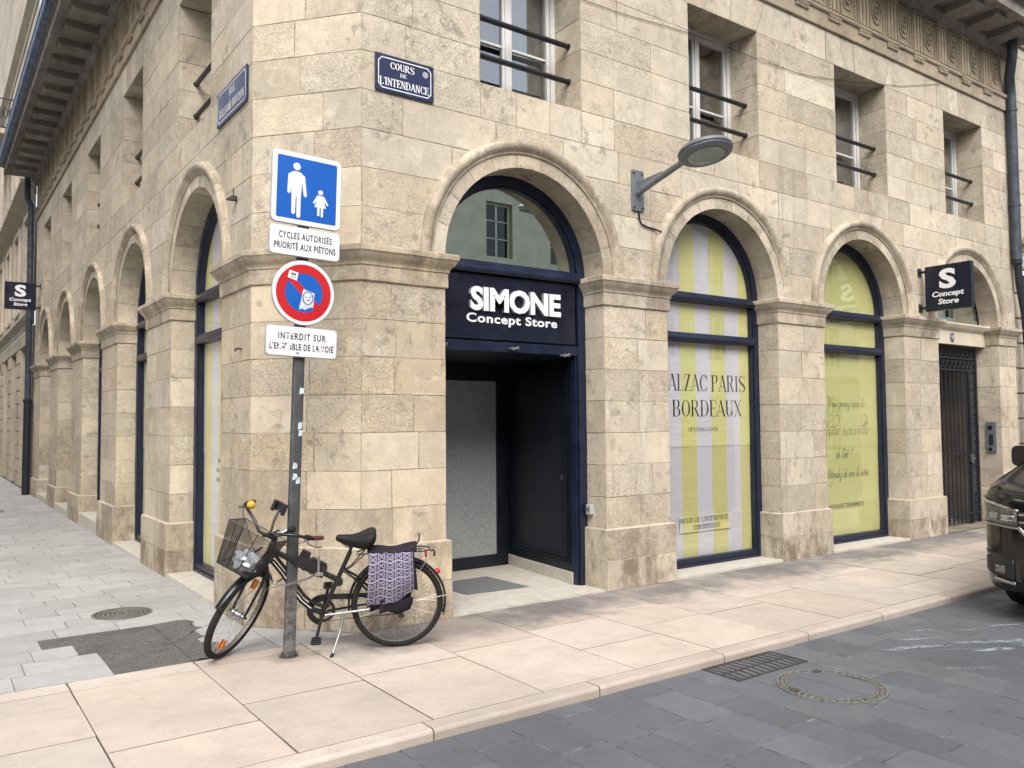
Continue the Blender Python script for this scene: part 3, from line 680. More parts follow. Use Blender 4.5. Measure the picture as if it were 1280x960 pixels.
def wall_sheet(mb, fr, u0, u1, arches, wins, warm=.28):
    for i in range(len(CZ)-1):
        za, zb = CZ[i], CZ[i+1]
        lint = abs(za-WZ1) < .01
        free = [(u0, u1)]
        if za >= WZ0-.01 and zb <= WZ1+.01:
            cuts = [u0]
            for c, h in wins: cuts += [c-h, c+h]
            cuts.append(u1); free = [(cuts[k], cuts[k+1]) for k in range(0, len(cuts), 2)]
        elif lint or abs(zb-WZ0) < .01:       # voussoired flat arch over, sill course under each window
            cuts = [u0]
            for c, h in wins:
                e = .18 if lint else 0
                cuts += [c-h-e, c+h+e]
                n = 5 if lint else 3
                for q in range(n):
                    def xx(t, top): return c+(h+(e*1.0 if top else 0)*1.0)*(2*t-1) if True else 0
                    p = [(xx(q/n, 0), za), (xx((q+1)/n, 0), za), (xx((q+1)/n, 1), zb), (xx(q/n, 1), zb)]
                    if not lint and arc_z(c, arches) > za-.2: pass
                    block(mb, fr, p, tone=tone(warm))
                if lint:
                    for s in (-1, 1): mb.face([fr(c+s*h, za), fr(c+s*(h+e), zb), fr(c+s*(h+e), za)], 0, tone(warm))
            cuts.append(u1); free = [(cuts[k], cuts[k+1]) for k in range(0, len(cuts), 2)]
        for a, b in free:
            if b-a < .01: continue
            for p, q in splits(a, b, .38, 1.0):
                tn = tone(warm, grime=.18 if i > 6 and rng.random() < .3 else 0)
                cs = [p+(q-p)*k/12 for k in range(13)]
                bz = [max(za, arc_z(u, arches)) for u in cs]
                if max(bz) <= za+1e-6: block(mb, fr, rect(p, q, za, zb), tone=tn); continue
                run = []
                for u, z in list(zip(cs, bz))+[(None, 99)]:
                    if z < zb-.004: run.append((u, z))
                    else:
                        if len(run) > 1: block(mb, fr, run+[(run[-1][0], zb), (run[0][0], zb)], tone=tn)
                        run = []
mb = MB()
wall_sheet(mb, RF, CB[0], XR, RA, RWN, .3)
wall_sheet(mb, LF, CA[1], YB, LA, LWN, .25)
wall_sheet(mb, CF, 0, cl, [], [], .42)
# window reveals
for fr, wins in ((RF, RWN), (LF, LWN)):
    for c, h in wins:
        for s in (-1, 1):
            O = fr(c+s*h, 0); jf = Fr((O.x, O.y), tuple(-fr.n)[:2], tuple(-fr.u*s)[:2])
            for i in range(5, 10):
                m = rng.choice((.16, .26, .42)) if i % 2 else .42
                block(mb, jf, rect(0, m, CZ[i], CZ[i+1]), tone=tone(.25, grime=.25))
                if m < .42: block(mb, jf, rect(m, .42, CZ[i], CZ[i+1]), tone=tone(.25, grime=.25))
        for q in range(5):
            a, b = c-h+2*h*q/5, c-h+2*h*(q+1)/5
            block(mb, lambda u, v, w, fr=fr: fr(u, WZ1-w, -v), rect(a, b, 0, DW), tone=tone(.2, .3, .35))
        block(mb, lambda u, v, w, fr=fr: fr(u, WZ0+w, -v), rect(c-h, c+h, 0, DW), tone=tone(.25, .4, .4))
wall = mb.build('wall', ['stone', 'mortar'], bld)
# arches: voussoir ring, soffit and moulded hood, each arch a part
def arch(fr, c, r):
    mb = MB(); n = 11
    for i in range(n):
        a0, a1 = PI-PI*i/n, PI-PI*(i+1)/n; tn = tone(.35)
        A = [a0+(a1-a0)*k/4 for k in range(5)]
        pt = lambda R, a: (c+R*math.cos(a), SPR+R*math.sin(a))
        block(mb, fr, [pt(r, a) for a in A]+[pt(r+.145, a) for a in A[::-1]], .006, tone=(tn[0]*.85, tn[1], rng.choice((0, .15, .4))))
        tn2 = tone(.35, .42, .15)
        g0 = .0035/r
        B = [a0-g0]+A[1:-1]+[a1+g0]
        for k in range(4):
            u, v = B[k], B[k+1]
            mb.face([fr(*pt(r+.003, u), .002), fr(*pt(r+.003, v), .002), fr(*pt(r+.003, v), -DR), fr(*pt(r+.003, u), -DR)], 0, tn2)
        mb.face([fr(*pt(r+.006, a0-g0*2), .0), fr(*pt(r+.006, a0+g0*2), 0), fr(*pt(r+.006, a0+g0*2), -DR), fr(*pt(r+.006, a0-g0*2), -DR)], 1)
    prof = [(.128, .010), (.130, .020), (.142, .026), (.150, .022), (.156, .030), (.176, .055), (.205, .066), (.232, .060), (.246, .046), (.250, .034), (.256, .034), (.258, -.004)]
    N = 44; seg = 9; nn = N//1
    for i in range(N):
        if i % 5 == 0: tn = tone(.3, .38, .55)
        a0, a1 = PI-PI*i/N, PI-PI*(i+1)/N
        def mp(a, e=0.):
            out = []
            for p, w in prof:
                q = fr(c+(r+p)*math.cos(a), SPR+(r+p)*math.sin(a), w); d_ = noise.noise(q*9)*.004+noise.noise(q*31)*.0025
                out.append(fr(c+(r+p+e-(d_ if p > .15 else 0))*math.cos(a), SPR+(r+p+e-(d_ if p > .15 else 0))*math.sin(a), w+(d_ if w > .025 else 0)+e))
            return out
        mb.grid([mp(a0), mp((a0+a1)/2), mp(a1)], 0, False, tn)
        if i % 5 == 0 and i: mb.grid([mp(a0-.0022, .0006), mp(a0+.0022, .0006)], 1, False, tn)
    return mb.build('arch', ['stone', 'mortar'], bld, smooth=38)
for c, r in RA: arch(RF, c, r)
for c, r in LA: arch(LF, c, r)
# piers, each with its plinth and impost
def pier(path, ztop, warm, grime=.75, br=.5):
    mb = MB()
    nseg = [(a, b) for a, b in zip(path, path[1:])]
    def segs(pth, z0, z1, cs, w, gr, wm):
        for a, b in zip(pth, pth[1:]):
            L = math.dist(a, b); d = ((b[0]-a[0])/L, (b[1]-a[1])/L); fr = Fr(a, d, (d[1], -d[0]))
            for i in range(cs):
                za, zb = z0+(z1-z0)*i/cs, z0+(z1-z0)*(i+1)/cs
                for p, q in splits(0, L, .36, .7):
                    block(mb, fr, rect(p, q, za, zb), w, tone=tone(wm, br, gr[i] if gr else 0))
    segs(path, ztop, IMP, 7, 0, [.22, .12, 0, 0, 0, 0, 0], warm)
    po = offset_path(path, .038)
    segs(po, 0, ztop, 2, 0, [min(1, grime*1.35), grime*.6], warm)
    sweep(mb, path, [(.034, ztop-.004), (.030, ztop+.004), (-.004, ztop+.012)], 0, lambda: tone(warm, .55))
    mb.build('pier', ['stone', 'mortar'], bld)
    mb = MB()
    prof = [(-.01, IMP-.001), (.012, IMP+.002), (.018, IMP+.010), (.018, IMP+.128), (.028, IMP+.136), (.028, IMP+.150), (.036, IMP+.168), (.052, IMP+.184), (.070, IMP+.206), (.082, IMP+.232), (.086, IMP+.240), (.094, IMP+.243), (.094, IMP+.284), (.088, IMP+.291), (-.01, SPR+.003)]
    sweep(mb, path, prof, 0, lambda: tone(warm, .42, .5), cut=.12, rug=.004)
    mb.build('impost', ['stone', 'mortar'], bld, smooth=35, weld=1e-4)
def jamb(c, r, s): return c+s*r
pier([(XL+DR-.03, LA[0][0]-LA[0][1]), (XL, LA[0][0]-LA[0][1]), CA, CB, (RA[0][0]-RA[0][1], F), (RA[0][0]-RA[0][1], F+DR)], .665, .72, .75)
for i, zt in ((0, .60), (1, .56), (2, .55)):
    a, b = RA[i][0]+RA[i][1], RA[i+1][0]-RA[i+1][1]
    pier([(a, F+DR), (a, F), (b, F), (b, F+DR)], zt, .3)
a = RA[3][0]+RA[3][1]; pier([(a, F+DR+.1), (a, F), (XR-.02, F), (XR-.02, F+.1)], .55, .3)
for i, zt in ((0, .585), (1, .53), (2, .47), (3, .43)):
    a, b = LA[i][0]+LA[i][1], LA[i+1][0]-LA[i+1][1]
    pier([(XL+DR-.03, b), (XL, b), (XL, a), (XL+DR-.03, a)], zt, .38, .8, .42)
a = LA[4][0]+LA[4][1]; pier([(XL+.1, YB-.02), (XL, YB-.02), (XL, a), (XL+DR-.03, a)], .42, .38, .8, .42)
# entablature
TOP = [(XL, YB), CA, CB, (XR, F)]
mb = MB()
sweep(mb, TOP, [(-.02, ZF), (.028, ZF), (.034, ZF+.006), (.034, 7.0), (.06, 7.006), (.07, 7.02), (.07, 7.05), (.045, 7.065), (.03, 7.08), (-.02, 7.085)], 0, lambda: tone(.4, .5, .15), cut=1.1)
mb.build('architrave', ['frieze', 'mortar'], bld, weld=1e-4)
mb = MB()
sweep(mb, TOP, [(.012, 7.07), (.012, 7.70)], 0, lambda: tone(.5, .4, .3), cut=.7, caps=False)
def frieze_run(fr, us, pitch):
    for u in us:
        # triglyph with three fluted shanks and its guttae below
        for k in range(3):
            x = u-.13+.0867*k
            mb.prism([(x, 7.085), (x+.0867, 7.085), (x+.0867, 7.64), (x, 7.64)], fr, .012, .030, 0, tone=tone(.5, .6, .1))
            mb.prism([(x+.014, 7.085), (x+.072, 7.085), (x+.066, 7.62), (x+.02, 7.62)], fr, .030, .050, 0, tone=tone(.5, .6, .1))
        mb.prism(rect(u-.14, u+.14, 7.64, 7.69), fr, .012, .058, tone=tone(.5, .5, .1))
        mb.prism(rect(u-.14, u+.14, 6.975, 6.999), fr, .034, .064, tone=tone(.4, .4, .2))
        for k in range(6):
            x = u-.14+.28*(k+.5)/6
            mb.prism([(x-.017, 6.93), (x+.017, 6.93), (x+.014, 6.975), (x-.014, 6.975)], fr, .036, .060, tone=tone(.4, .3, .3))  # guttae toned darker, their shade put into the colour
        # metope: a framed disc
        c = u+pitch/2
        for (r0, r1, w0, w1) in ((.105, .128, .012, .030), (.05, .07, .012, .034)):
            n = 20; A = [(c+r0*math.cos(2*PI*k/n), 7.38+1.45*r0*math.sin(2*PI*k/n)) for k in range(n+1)]; B = [(c+r1*math.cos(2*PI*k/n), 7.38+1.45*r1*math.sin(2*PI*k/n)) for k in range(n+1)]
            mb.ring(A, B, fr, w0, w1, tone=tone(.45, .45, .3))
        mb.prism([(c+.02*math.cos(2*PI*k/10), 7.38+.03*math.sin(2*PI*k/10)) for k in range(10)], fr, .012, .04, tone=tone(.4))
        for a, b in ((c-.175, c-.155), (c+.155, c+.175)): mb.prism(rect(a, b, 7.1, 7.66), fr, .012, .032, tone=tone(.4, .5, .2))
        mb.prism(rect(c-.155, c+.155, 7.1, 7.122), fr, .012, .032, tone=tone(.4, .5, .2)); mb.prism(rect(c-.155, c+.155, 7.638, 7.66), fr, .012, .032, tone=tone(.4, .5, .2))
TU = [8.985+.707*k for k in range(-8, 8)]; TV = [8.4+.707*k for k in range(-1, 21)]
frieze_run(RF, TU, .707); frieze_run(LF, TV, .707)
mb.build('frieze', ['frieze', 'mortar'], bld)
mb = MB()
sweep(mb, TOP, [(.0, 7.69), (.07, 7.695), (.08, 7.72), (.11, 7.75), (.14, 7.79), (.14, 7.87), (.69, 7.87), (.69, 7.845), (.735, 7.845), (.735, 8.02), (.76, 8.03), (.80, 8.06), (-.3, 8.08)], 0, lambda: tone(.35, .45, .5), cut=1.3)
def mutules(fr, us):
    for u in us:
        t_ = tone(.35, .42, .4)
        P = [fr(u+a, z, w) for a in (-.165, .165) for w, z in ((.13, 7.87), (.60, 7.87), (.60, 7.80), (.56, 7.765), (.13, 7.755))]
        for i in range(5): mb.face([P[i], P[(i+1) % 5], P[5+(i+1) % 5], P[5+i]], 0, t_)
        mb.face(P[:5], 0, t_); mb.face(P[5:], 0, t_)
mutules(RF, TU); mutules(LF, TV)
cor = mb.build('cornice', ['soot_shade', 'mortar'], bld)
mb = MB()
sweep(mb, TOP, [(.765, 8.035), (.79, 8.03), (.84, 8.04), (.865, 8.07), (.872, 8.13), (.868, 8.19), (.88, 8.20), (.88, 8.23), (.72, 8.23)], 0)
mb.build('gutter', 'cornice_zinc', cor, smooth=40, weld=1e-4)
mb = MB(); mb.prism([(XL-.7, YB), (XL-.7, 6.7), (2.7, F-.7), (XR, F-.7), (XR, 18), (12, YB)], lambda u, v, w: Vector((u, v, w)), 8.09, 8.20)
mb.build('roof', 'pipe', bld)
mb = MB()
for p, q in (((XR, F+.05), (XR, 18)), ((XR, 18), (12, YB)), ((12, YB), (XL+.05, YB))): mb.face([(*p, 0), (*q, 0), (*q, 8.1), (*p, 8.1)])
mb.build('rear_light_stop', 'room', bld)  # unseen closing faces, added to stop light leaking in from behind
# upper windows
def window(fr, c, h, blue=False, n=0):
    z0, z1, w = WZ0, WZ1, -DW
    f = MB(); b = .055
    bars = [(c-h, c-h+b, z0, z1), (c+h-b, c+h, z0, z1), (c-h+b, c+h-b, z1-b, z1), (c-h+b, c+h-b, z0, z0+.03)]
    for q in bars: f.prism(rect(*q), fr, w-.06, w+.012)
    for s in (-1, 1):
        a, d = (c+.008, c+h-b-.003) if s > 0 else (c-h+b+.003, c-.008)
        for q in ((a, a+.05, z0+.033, z1-b-.003), (d-.05, d, z0+.033, z1-b-.003), (a+.05, d-.05, z0+.033, z0+.11), (a+.05, d-.05, z1-b-.055, z1-b-.003)): f.prism(rect(*q), fr, w-.055, w-.006)
        for zz in (5.44,): f.prism(rect(a+.05, d-.05, zz-.013, zz+.013), fr, w-.045, w-.012)
    f.prism(rect(c-.03, c+.03, z0+.03, z1-b), fr, w-.006, w+.012)
    wo_ = f.build('window_frame', 'wframe', bld, bev=.004)
    for s in (-1, 1):
        p = MB(); a, d = (c+.055, c+h-b-.05) if s > 0 else (c-h+b+.05, c-.055)
        p.prism(rect(a, d, z0+.1, z1-b-.05), fr, w-.034, w-.030); p.build('pane', 'wglass', wo_)
    r = MB()
    for zz in (5.155, 5.525): r.tube([fr(c-h, zz, -.19), fr(c+h, zz, -.19)], .027, 12)
    for s in (-1, 1):
        for zz in (5.155, 5.525): r.tube([fr(c+s*h, zz, -.19), fr(c+s*(h-.008), zz, -.19)], .033, 10)
    r.build('window_rail', 'black', wo_, smooth=40)
    m = MB(); D = w-1.4
    m.face([fr(u, z, D) for u, z in rect(c-h-.5, c+h+.5, z0-.3, z1+.3)])
    for u in (c-h-.5, c+h+.5): m.face([fr(u, z0-.3, D), fr(u, z1+.3, D), fr(u, z1+.3, w-.065), fr(u, z0-.3, w-.065)])
    for z in (z0-.3, z1+.3): m.face([fr(c-h-.5, z, D), fr(c+h+.5, z, D), fr(c+h+.5, z, w-.065), fr(c-h-.5, z, w-.065)])
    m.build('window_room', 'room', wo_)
    if n % 2 == 0:
        m = MB(); k = 14
        rows = [[fr(c+h*.15+(h*.8)*i/k, z, w-.12-.02*math.sin(i*2.1)) for i in range(k+1)] for z in (z0+.02, z1-.03)]
        m.grid(rows); m.build('curtain', 'curtain', wo_, smooth=60)
for i, (c, h) in enumerate(RWN): window(RF, c, h, n=i)
for i, (c, h) in enumerate(LWN): window(LF, c, h, n=i+1)
# shop windows of the ground floor
def arcpts(c, r, n=36, a0=PI, a1=0): return [(c+r*math.cos(a0+(a1-a0)*i/n), SPR+r*math.sin(a0+(a1-a0)*i/n)) for i in range(n+1)]
def shop_window(fr, c, r, zb=.03, sill=.02, D=DR, gm='glass'):
    f = MB(); w = -D; r_ = r+.012; b = .088
    A = [(c-r_, zb)]+arcpts(c, r_)+[(c+r_, zb)]; B = [(c-r_+b, zb)]+arcpts(c, r_-b)+[(c+r_-b, zb)]
    f.ring(A, B, fr, w-.12, w)
    A2 = [(c-r_+b, zb)]+arcpts(c, r_-b)+[(c+r_-b, zb)]; B2 = [(c-r_+b+.018, zb)]+arcpts(c, r_-b-.018)+[(c+r_-b-.018, zb)]
    f.ring(A2, B2, fr, w-.10, w-.022)
    a, d = c-r_+b, c+r_-b
    for z0, z1, o in ((3.06, 3.17, .030), (2.595, 2.70, .022)):
        q = [fr(u, z, ww) for u in (a, d) for z, ww in ((z0, w-.1), (z0, w+.004), (z0+.03, w+o), (z0+.045, w+o), (z1, w-.014), (z1, w-.1))]
        for i in range(6): f.face([q[i], q[(i+1) % 6], q[6+(i+1) % 6], q[6+i]])
    f.prism(rect(a, d, zb, zb+.035), fr, w-.1, w+.006); f.prism(rect(a, d, zb+.035, zb+.092), fr, w-.1, w-.012)
    o = f.build('shop_window_frame', 'navy', bld, bev=.004)
    p = MB(); p.prism([(a, zb+.05)]+arcpts(c, r_-b)+[(d, zb+.05)], fr, w-.062, w-.056); p.build('pane', gm, o)
    s = MB(); s.box(0, 1, 0, 1, 0, 1) if False else None
    q = MB(); q.prism(rect(c-r, c+r, -.03, zb-.002), fr, w-.2, .030); q.build('sill', 'sill', o, bev=.006)
    m = MB(); m.face([fr(u, z, w-.45) for u, z in rect(c-r-.2, c+r+.2, 0, 4.3)])
    for u in (c-r-.2, c+r+.2): m.face([fr(u, 0, w-.45), fr(u, 4.3, w-.45), fr(u, 4.3, w-.125), fr(u, 0, w-.125)])
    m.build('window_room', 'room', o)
    return o
shop_window(RF, *RA[1]); shop_window(RF, *RA[2])
for i, (c, r) in enumerate(LA): shop_window(LF, c, r, (.05, .045, .20, .13, .13)[i], D=.26, gm='sideglass')
# ---- banners inside the shop windows
def banner(fr, c, r, z0, z1, w, mats, name, label, parts=None, top=True):
    t_ = thing(name, label, 'banner', group='banners in the shop windows')
    b = MB(); rr = r-.06
    if top: pts = [(c-rr, z0)]+arcpts(c, rr, 24)+[(c+rr, z0)]
    else: pts = rect(c-rr, c+rr, z0, z1)
    b.prism(pts, fr, w-.002, w); b.build('upper_sheet', mats[0], t_)
    n = 30; rows = [[fr(c-rr+2*rr*i/n, .06+(z0-.06)*j/12, w-.005-.003*math.sin(i*.5+j*.9)*(1-j/12)) for i in range(n+1)] for j in range(13)]
    b = MB(); b.grid(rows); b.build('lower_sheet', mats[1], t_, smooth=60)
    return t_
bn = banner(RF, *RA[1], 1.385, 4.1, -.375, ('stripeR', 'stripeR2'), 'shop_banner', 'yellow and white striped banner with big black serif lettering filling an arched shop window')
b = MB(); u0 = 8.245
serif_text(b, 'BALZAC PARIS', RF, 8.24, 2.03, .195, .125, .028, w=-.374, width=1.50, align='R')
b.build('lettering', 'ink', bn); b = MB()
serif_text(b, 'à', RF, 6.83, 1.735, .20, .12, .03, w=-.374, width=.11)
serif_text(b, 'BORDEAUX', RF, 8.16, 1.735, .19, .125, .028, w=-.374, width=1.22, align='R')
b.build('lettering', 'ink', bn); b = MB()
serif_text(b, 'OPENING SOON', RF, 7.46, 1.56, .050, .14, .05, w=-.374, width=.52, track=.06)
b.build('lettering', 'ink', bn)
b = MB(); b.prism(rect(7.03, 7.91, .405, .592), RF, -.368, -.366); la = b.build('address_slip', 'stripeR', bn)
b = MB()
serif_text(b, "L'INTENDANCE", RF, 7.86, .515, .058, .16, .06, w=-.365, width=.47, align='R')
serif_text(b, "COURS DE", RF, 7.36, .515, .058, .16, .06, w=-.365, width=.28, align='R')
text_mesh(b, '18', RF, 7.06, .515, .056, w=-.365, align='C', width=.05); serif_text(b, "BORDEAUX", RF, 7.71, .43, .056, .16, .06, w=-.365, width=.30, align='R'); text_mesh(b, '33000', RF, 7.32, .43, .052, w=-.365, width=.15)
b.build('address_lettering', 'ink', la)
bn = banner(RF, *RA[2], 1.31, 4.1, -.375, ('greenban', 'greenban'), 'shop_banner', 'plain yellow-green banner with thin handwriting script filling an arched shop window')
b = MB()
WP = lambda u, z, w=0: RF(u, z, (-.374 if z > 1.30 else -.3764)+w)
cursive(b, 'Vous pensez avoir la', WP, 9.96, 1.86, .055, width=.86, r=.0026, extra=([(-1.2, .5), (-1.6, 1.6), (-.4, 2.6), (.4, 2.2), (.2, 0), (-.5, -1.6), (1.2, -1.9), (2.0, 0)],))
b.build('script_line', 'inkgreen', bn); b = MB()
cursive(b, 'meilleure nouvelle', WP, 9.50, 1.475, .085, width=1.40, r=.0029, extra=([(4.1, 1.9), (5.2, 3.2), (5.9, 2.6), (5.2, 1.5), (4, 1.3), (2.6, 1.7)], [(10.1, 1.9), (10.6, 3.2), (11.3, 2.8), (10.9, 1.6), (9.6, 1.5)]))
b.build('script_line', 'inkgreen', bn); b = MB()
cursive(b, "de l'été ?", WP, 10.10, 1.165, .062, width=.38, r=.0026)
b.build('script_line', 'inkgreen', bn); b = MB()
cursive(b, 'Attendez de voir la nôtre.', WP, 9.88, .895, .062, width=1.02, r=.0026, extra=([(-.6, .3), (-.4, 1.6), (.2, 1.1), (-.3, -.6), (.7, -1.6), (2.2, -.6), (1.6, -1.9)],))
b.build('script_line', 'inkgreen', bn); b = MB()
text_mesh(b, '#VOUSNETESPASPRETE', RF, 10.33, .485, .058, w=-.3764, width=.84)
b.build('script_line', 'inkgreen', bn)
LB = ('yellow and white striped banner behind the side street window next to the blunt corner', 'striped banner behind the second side street window from the blunt corner', 'striped banner behind the third side street window from the blunt corner')
for i, l in enumerate(LB):
    bn = banner(LF, *LA[i], 1.36, 4.1, -.345, ('stripeL', 'stripeL'), 'shop_banner', l)
    if i < 2:
        b = MB(); c = LA[i][0]; T2 = lambda u, z, w=0: LT(u, z, w)
        for j, s in enumerate(('VOUS PENSEZ', 'AVOIR LA BONNE', 'NOUVELLE DE')): text_mesh(b, s, T2, -c+.1, 1.27-.10*j, .052, w=-.344, width=.95-.1*(j == 0))
        text_mesh(b, 'BORDEAUX', T2, -c+.1, .96, .045, w=-.344, width=.45)
        b.build('small_print', 'inkgreen', bn)
# ---- entrance of the shop in the first arch
c, r = RA[0]; w = -DR; r_ = r+.012
f = MB(); b = .105
A = [(c-r_, .0)]+arcpts(c, r_)+[(c+r_, .0)]; B = [(c-r_+b, .0)]+arcpts(c, r_-b)+[(c+r_-b, .0)]
f.ring(A, B, RF, w-.14, w)
f.ring([(c-r_+b, 0)]+[(c-r_+b, SPR)]+arcpts(c, r_-b)+[(c+r_-b, 0)], [(c-r_+b+.02, 0)]+[(c-r_+b+.02, SPR)]+arcpts(c, r_-b-.02)+[(c+r_-b-.02, 0)], RF, w-.12, w-.03)
a, d = c-r_+b, c+r_-b
q = [RF(u, z, ww) for u in (a, d) for z, ww in ((3.10, w-.1), (3.10, w+.035), (3.125, w+.05), (3.15, w+.05), (3.225, w-.02), (3.225, w-.1))]
for i in range(6): f.face([q[i], q[(i+1) % 6], q[6+(i+1) % 6], q[6+i]])
f.prism(rect(a, d, 2.36, 2.455), RF, w-.16, w-.01); f.prism(rect(a, d, 2.46, 3.098), RF, w-.1, w-.03)
ent = f.build('entrance_frame', 'navy', bld, bev=.005)
p = MB(); p.prism([(a, 3.2)]+arcpts(c, r_-b)+[(d, 3.2)], RF, w-.07, w-.062); p.build('fanlight', 'lglass', ent)
m = MB(); m.face([RF(u, z, w-.9) for u, z in rect(c-1.0, c+1.0, 3.0, 4.3)]); m.face([RF(c-1, 3.12, w-.9), RF(c+1, 3.12, w-.9), RF(c+1, 3.12, w-.1), RF(c-1, 3.12, w-.1)])
m.build('window_room', 'roomlight', ent)
VY = 7.98
def room(u, z, w=0): return Vector((u, VY-w, z))
m = MB()                                    # vestibule: soffit, left wall, back frame
m.face([(c-r, F+DR+.16, 2.36), (c+r+.2, F+DR+.16, 2.36), (c+r+.2, VY+.05, 2.36), (c-r, VY+.05, 2.36)])
m.face([(c-r, F+DR+.14, 0), (c-r, VY+.05, 0), (c-r, VY+.05, 2.4), (c-r, F+DR+.14, 2.4)])
m.prism(rect(5.49, 5.66, 0, 2.36), room, -.05, .02); m.prism(rect(c-r, 5.49, 2.165, 2.36), room, -.05, .02); m.prism(rect(c-r, 5.49, .01, .155), room, -.05, .02); m.prism(rect(c-r, c-r+.14, .155, 2.165), room, -.05, .02)
m.build('door_frame', 'navydoor', ent, bev=.004)
m = MB(); m.prism(rect(c-r+.14, 5.49, .155, 2.165), room, -.016, -.004); gd = m.build('glass_door', 'film', ent)
m = MB()
for q in ((c-r+.14, c-r+.16, .155, 2.165), (5.455, 5.49, .155, 2.165), (c-r+.16, 5.455, .155, .19), (c-r+.16, 5.455, 2.12, 2.165)): m.prism(rect(*q), room, -.003, .001)
m.build('pale_edging', 'sticker' if False else 'plastic', gd) if False else None
# angled door panel on the far side of the vestibule
a0, a1 = Vector((5.66, VY)), Vector((5.475, F+DR+.10)); L = (a1-a0).length; dv = (a1-a0)/L
DP = Fr(tuple(a0), tuple(dv), (-abs(dv.y), dv.x*(-1 if dv.y > 0 else 1)))
if DP.n.x > 0: DP.n = -DP.n
m = MB(); m.prism(rect(0, L, .14, 2.36), DP, -.06, 0)
for e, o in ((.07, .012), (.10, .022), (.135, .012)):
    for q in ((e, e+.02, .14+e, 2.36-e), (L-e-.02, L-e, .14+e, 2.36-e), (e, L-e, .14+e, .16+e), (e, L-e, 2.34-e, 2.36-e)): m.prism(rect(*q), DP, 0, o)
dp = m.build('door_panel', 'navydoor', ent, bev=.003)
m = MB(); m.prism(rect(.2, L-.2, .36, 2.14), DP, .001, .004); m.build('panel_pane', 'navydoor', dp)
m = MB(); text_mesh(m, 'IGLET', DP, .48, 1.92, .075, w=.0045, ext=.001, bold=.01, width=.34); m.build('panel_lettering', 'pipe', dp)
m = MB(); m.prism(rect(L-.185, L-.165, 1.08, 1.13), DP, .012, .03); m.tube([DP(L-.17, 1.1, .03), DP(L-.17, 1.1, .06), DP(L-.12, 1.1, .06)], .007); m.build('handle', 'steel', dp, smooth=40)
m = MB(); m.prism(rect(0, L, .0, .138), DP, -.06, .018); m.build('stone_kerb', 'sill', ent, bev=.006)
m = MB(); m.box(c-r-.0, 5.9, 6.17, VY+.1, -.03, .018); fl = m.build('threshold', 'sill', ent)
m = MB(); m.prism([(4.32, 6.80), (4.30, 7.45), (5.0, 7.47), (5.03, 6.74)], Flat(.0185), 0, .006); m.build('door_mat', 'mat', fl)
m = MB()
for x, z in ((4.66, 2.40), (5.30, 2.36), (3.85, 2.40)): m.box(x-.045, x+.045, F+DR+.012-.05, F+DR+.012, z-.012, z+.008); m.tube([(x-.03, F+DR-.03, z-.02), (x+.04, F+DR-.04, z+.012)], .007, 6)
m.build('shutter_catch', 'lamp', ent)
# ---- passage gate in the last arch
c, r = RA[3]; a0_, d0_ = c-r, c+r
m = MB(); m.prism(rect(a0_, d0_, 2.845, 3.06), RF, -.40, -.20)
q = [RF(u, z, ww) for u in (a0_, d0_) for z, ww in ((3.06, -.4), (3.06, -.19), (3.10, -.15), (3.15, -.12), (3.175, -.12), (3.185, -.4))]
for i in range(6): m.face([q[i], q[(i+1) % 6], q[6+(i+1) % 6], q[6+i]])
m.build('lintel', 'lintel', bld, bev=.004)
m = MB(); m.prism([(a0_, 3.17)]+arcpts(c, r+.01)+[(d0_, 3.17)], RF, -.33, -.322); fan = m.build('fanlight', 'lglass', bld)
m = MB(); m.face([RF(u, z, -.9) for u, z in rect(a0_-.2, d0_+.2, 3.1, 4.3)]); m.build('window_room', 'curtain', fan)
g = MB(); gw = -.30; ge = 13.93
for x0, x1, z0, z1, t_ in ((a0_, ge, 2.80, 2.842, .05), (a0_, ge, 2.63, 2.66, .04), (a0_, ge, 2.44, 2.47, .05), (a0_, ge, 1.13, 1.155, .03), (a0_, ge, .93, .955, .03), (a0_, ge, .17, .20, .04), (13.66, 13.72, .03, 2.44, .05), (13.90, 13.94, .03, 2.845, .05), (a0_, a0_+.05, .03, 2.84, .05)):
    g.prism(rect(x0, x1, z0, z1), RF, gw-t_/2, gw+t_/2)
k = 0
x = a0_+.13
while x < 13.62:
    g.tube([RF(x, .05, gw), RF(x, 2.45, gw)], .0135, 8)
    g.tube([RF(x, .02, gw), RF(x, .11, gw), RF(x, .13, gw)], [.002, .022, .012], 6)
    if x > 13.5: pass
    x += .128
gate = g.build('gate', 'iron', bld, smooth=40)
g = MB()
for z, rr, n in ((2.735, .062, 13), (2.548, .066, 13)):
    for k in range(n):
        xc = a0_+.09+(ge-a0_-.14)*k/(n-1)
        for s in (0, 1): g.tube([RF(xc+s*.03+rr*(.75 if s else 1)*math.cos(2*PI*i/14), z+rr*(.9 if s else 1)*math.sin(2*PI*i/14), gw) for i in range(14)], .0095, 5, closed=True)
for k in range(17):
    z = .12+.14*k
    g.tube([RF(13.81+.062*math.cos(2*PI*i/12), z+.055*math.sin(2*PI*i/12), gw) for i in range(12)], .0095, 5, closed=True)
    g.tube([RF(13.73, z-.06, gw), RF(13.81, z, gw), RF(13.895, z+.06, gw)], .008, 5)
g.tube([RF(13.60, 2.44, gw), RF(13.655, 2.40, gw), RF(13.67, 2.33, gw)], .02, 6)
g.build('gate_scrolls', 'iron', gate, smooth=50)
g = MB(); g.prism(rect(13.63, 13.70, .98, 1.12), RF, gw+.02, gw+.05); g.tube([RF(13.66, 1.05, gw+.05), RF(13.66, 1.05, gw+.09), RF(13.60, 1.05, gw+.09)], .008); g.build('gate_lock', 'steel', gate)
m = MB(); pz = 3.0                          # passage behind the gate
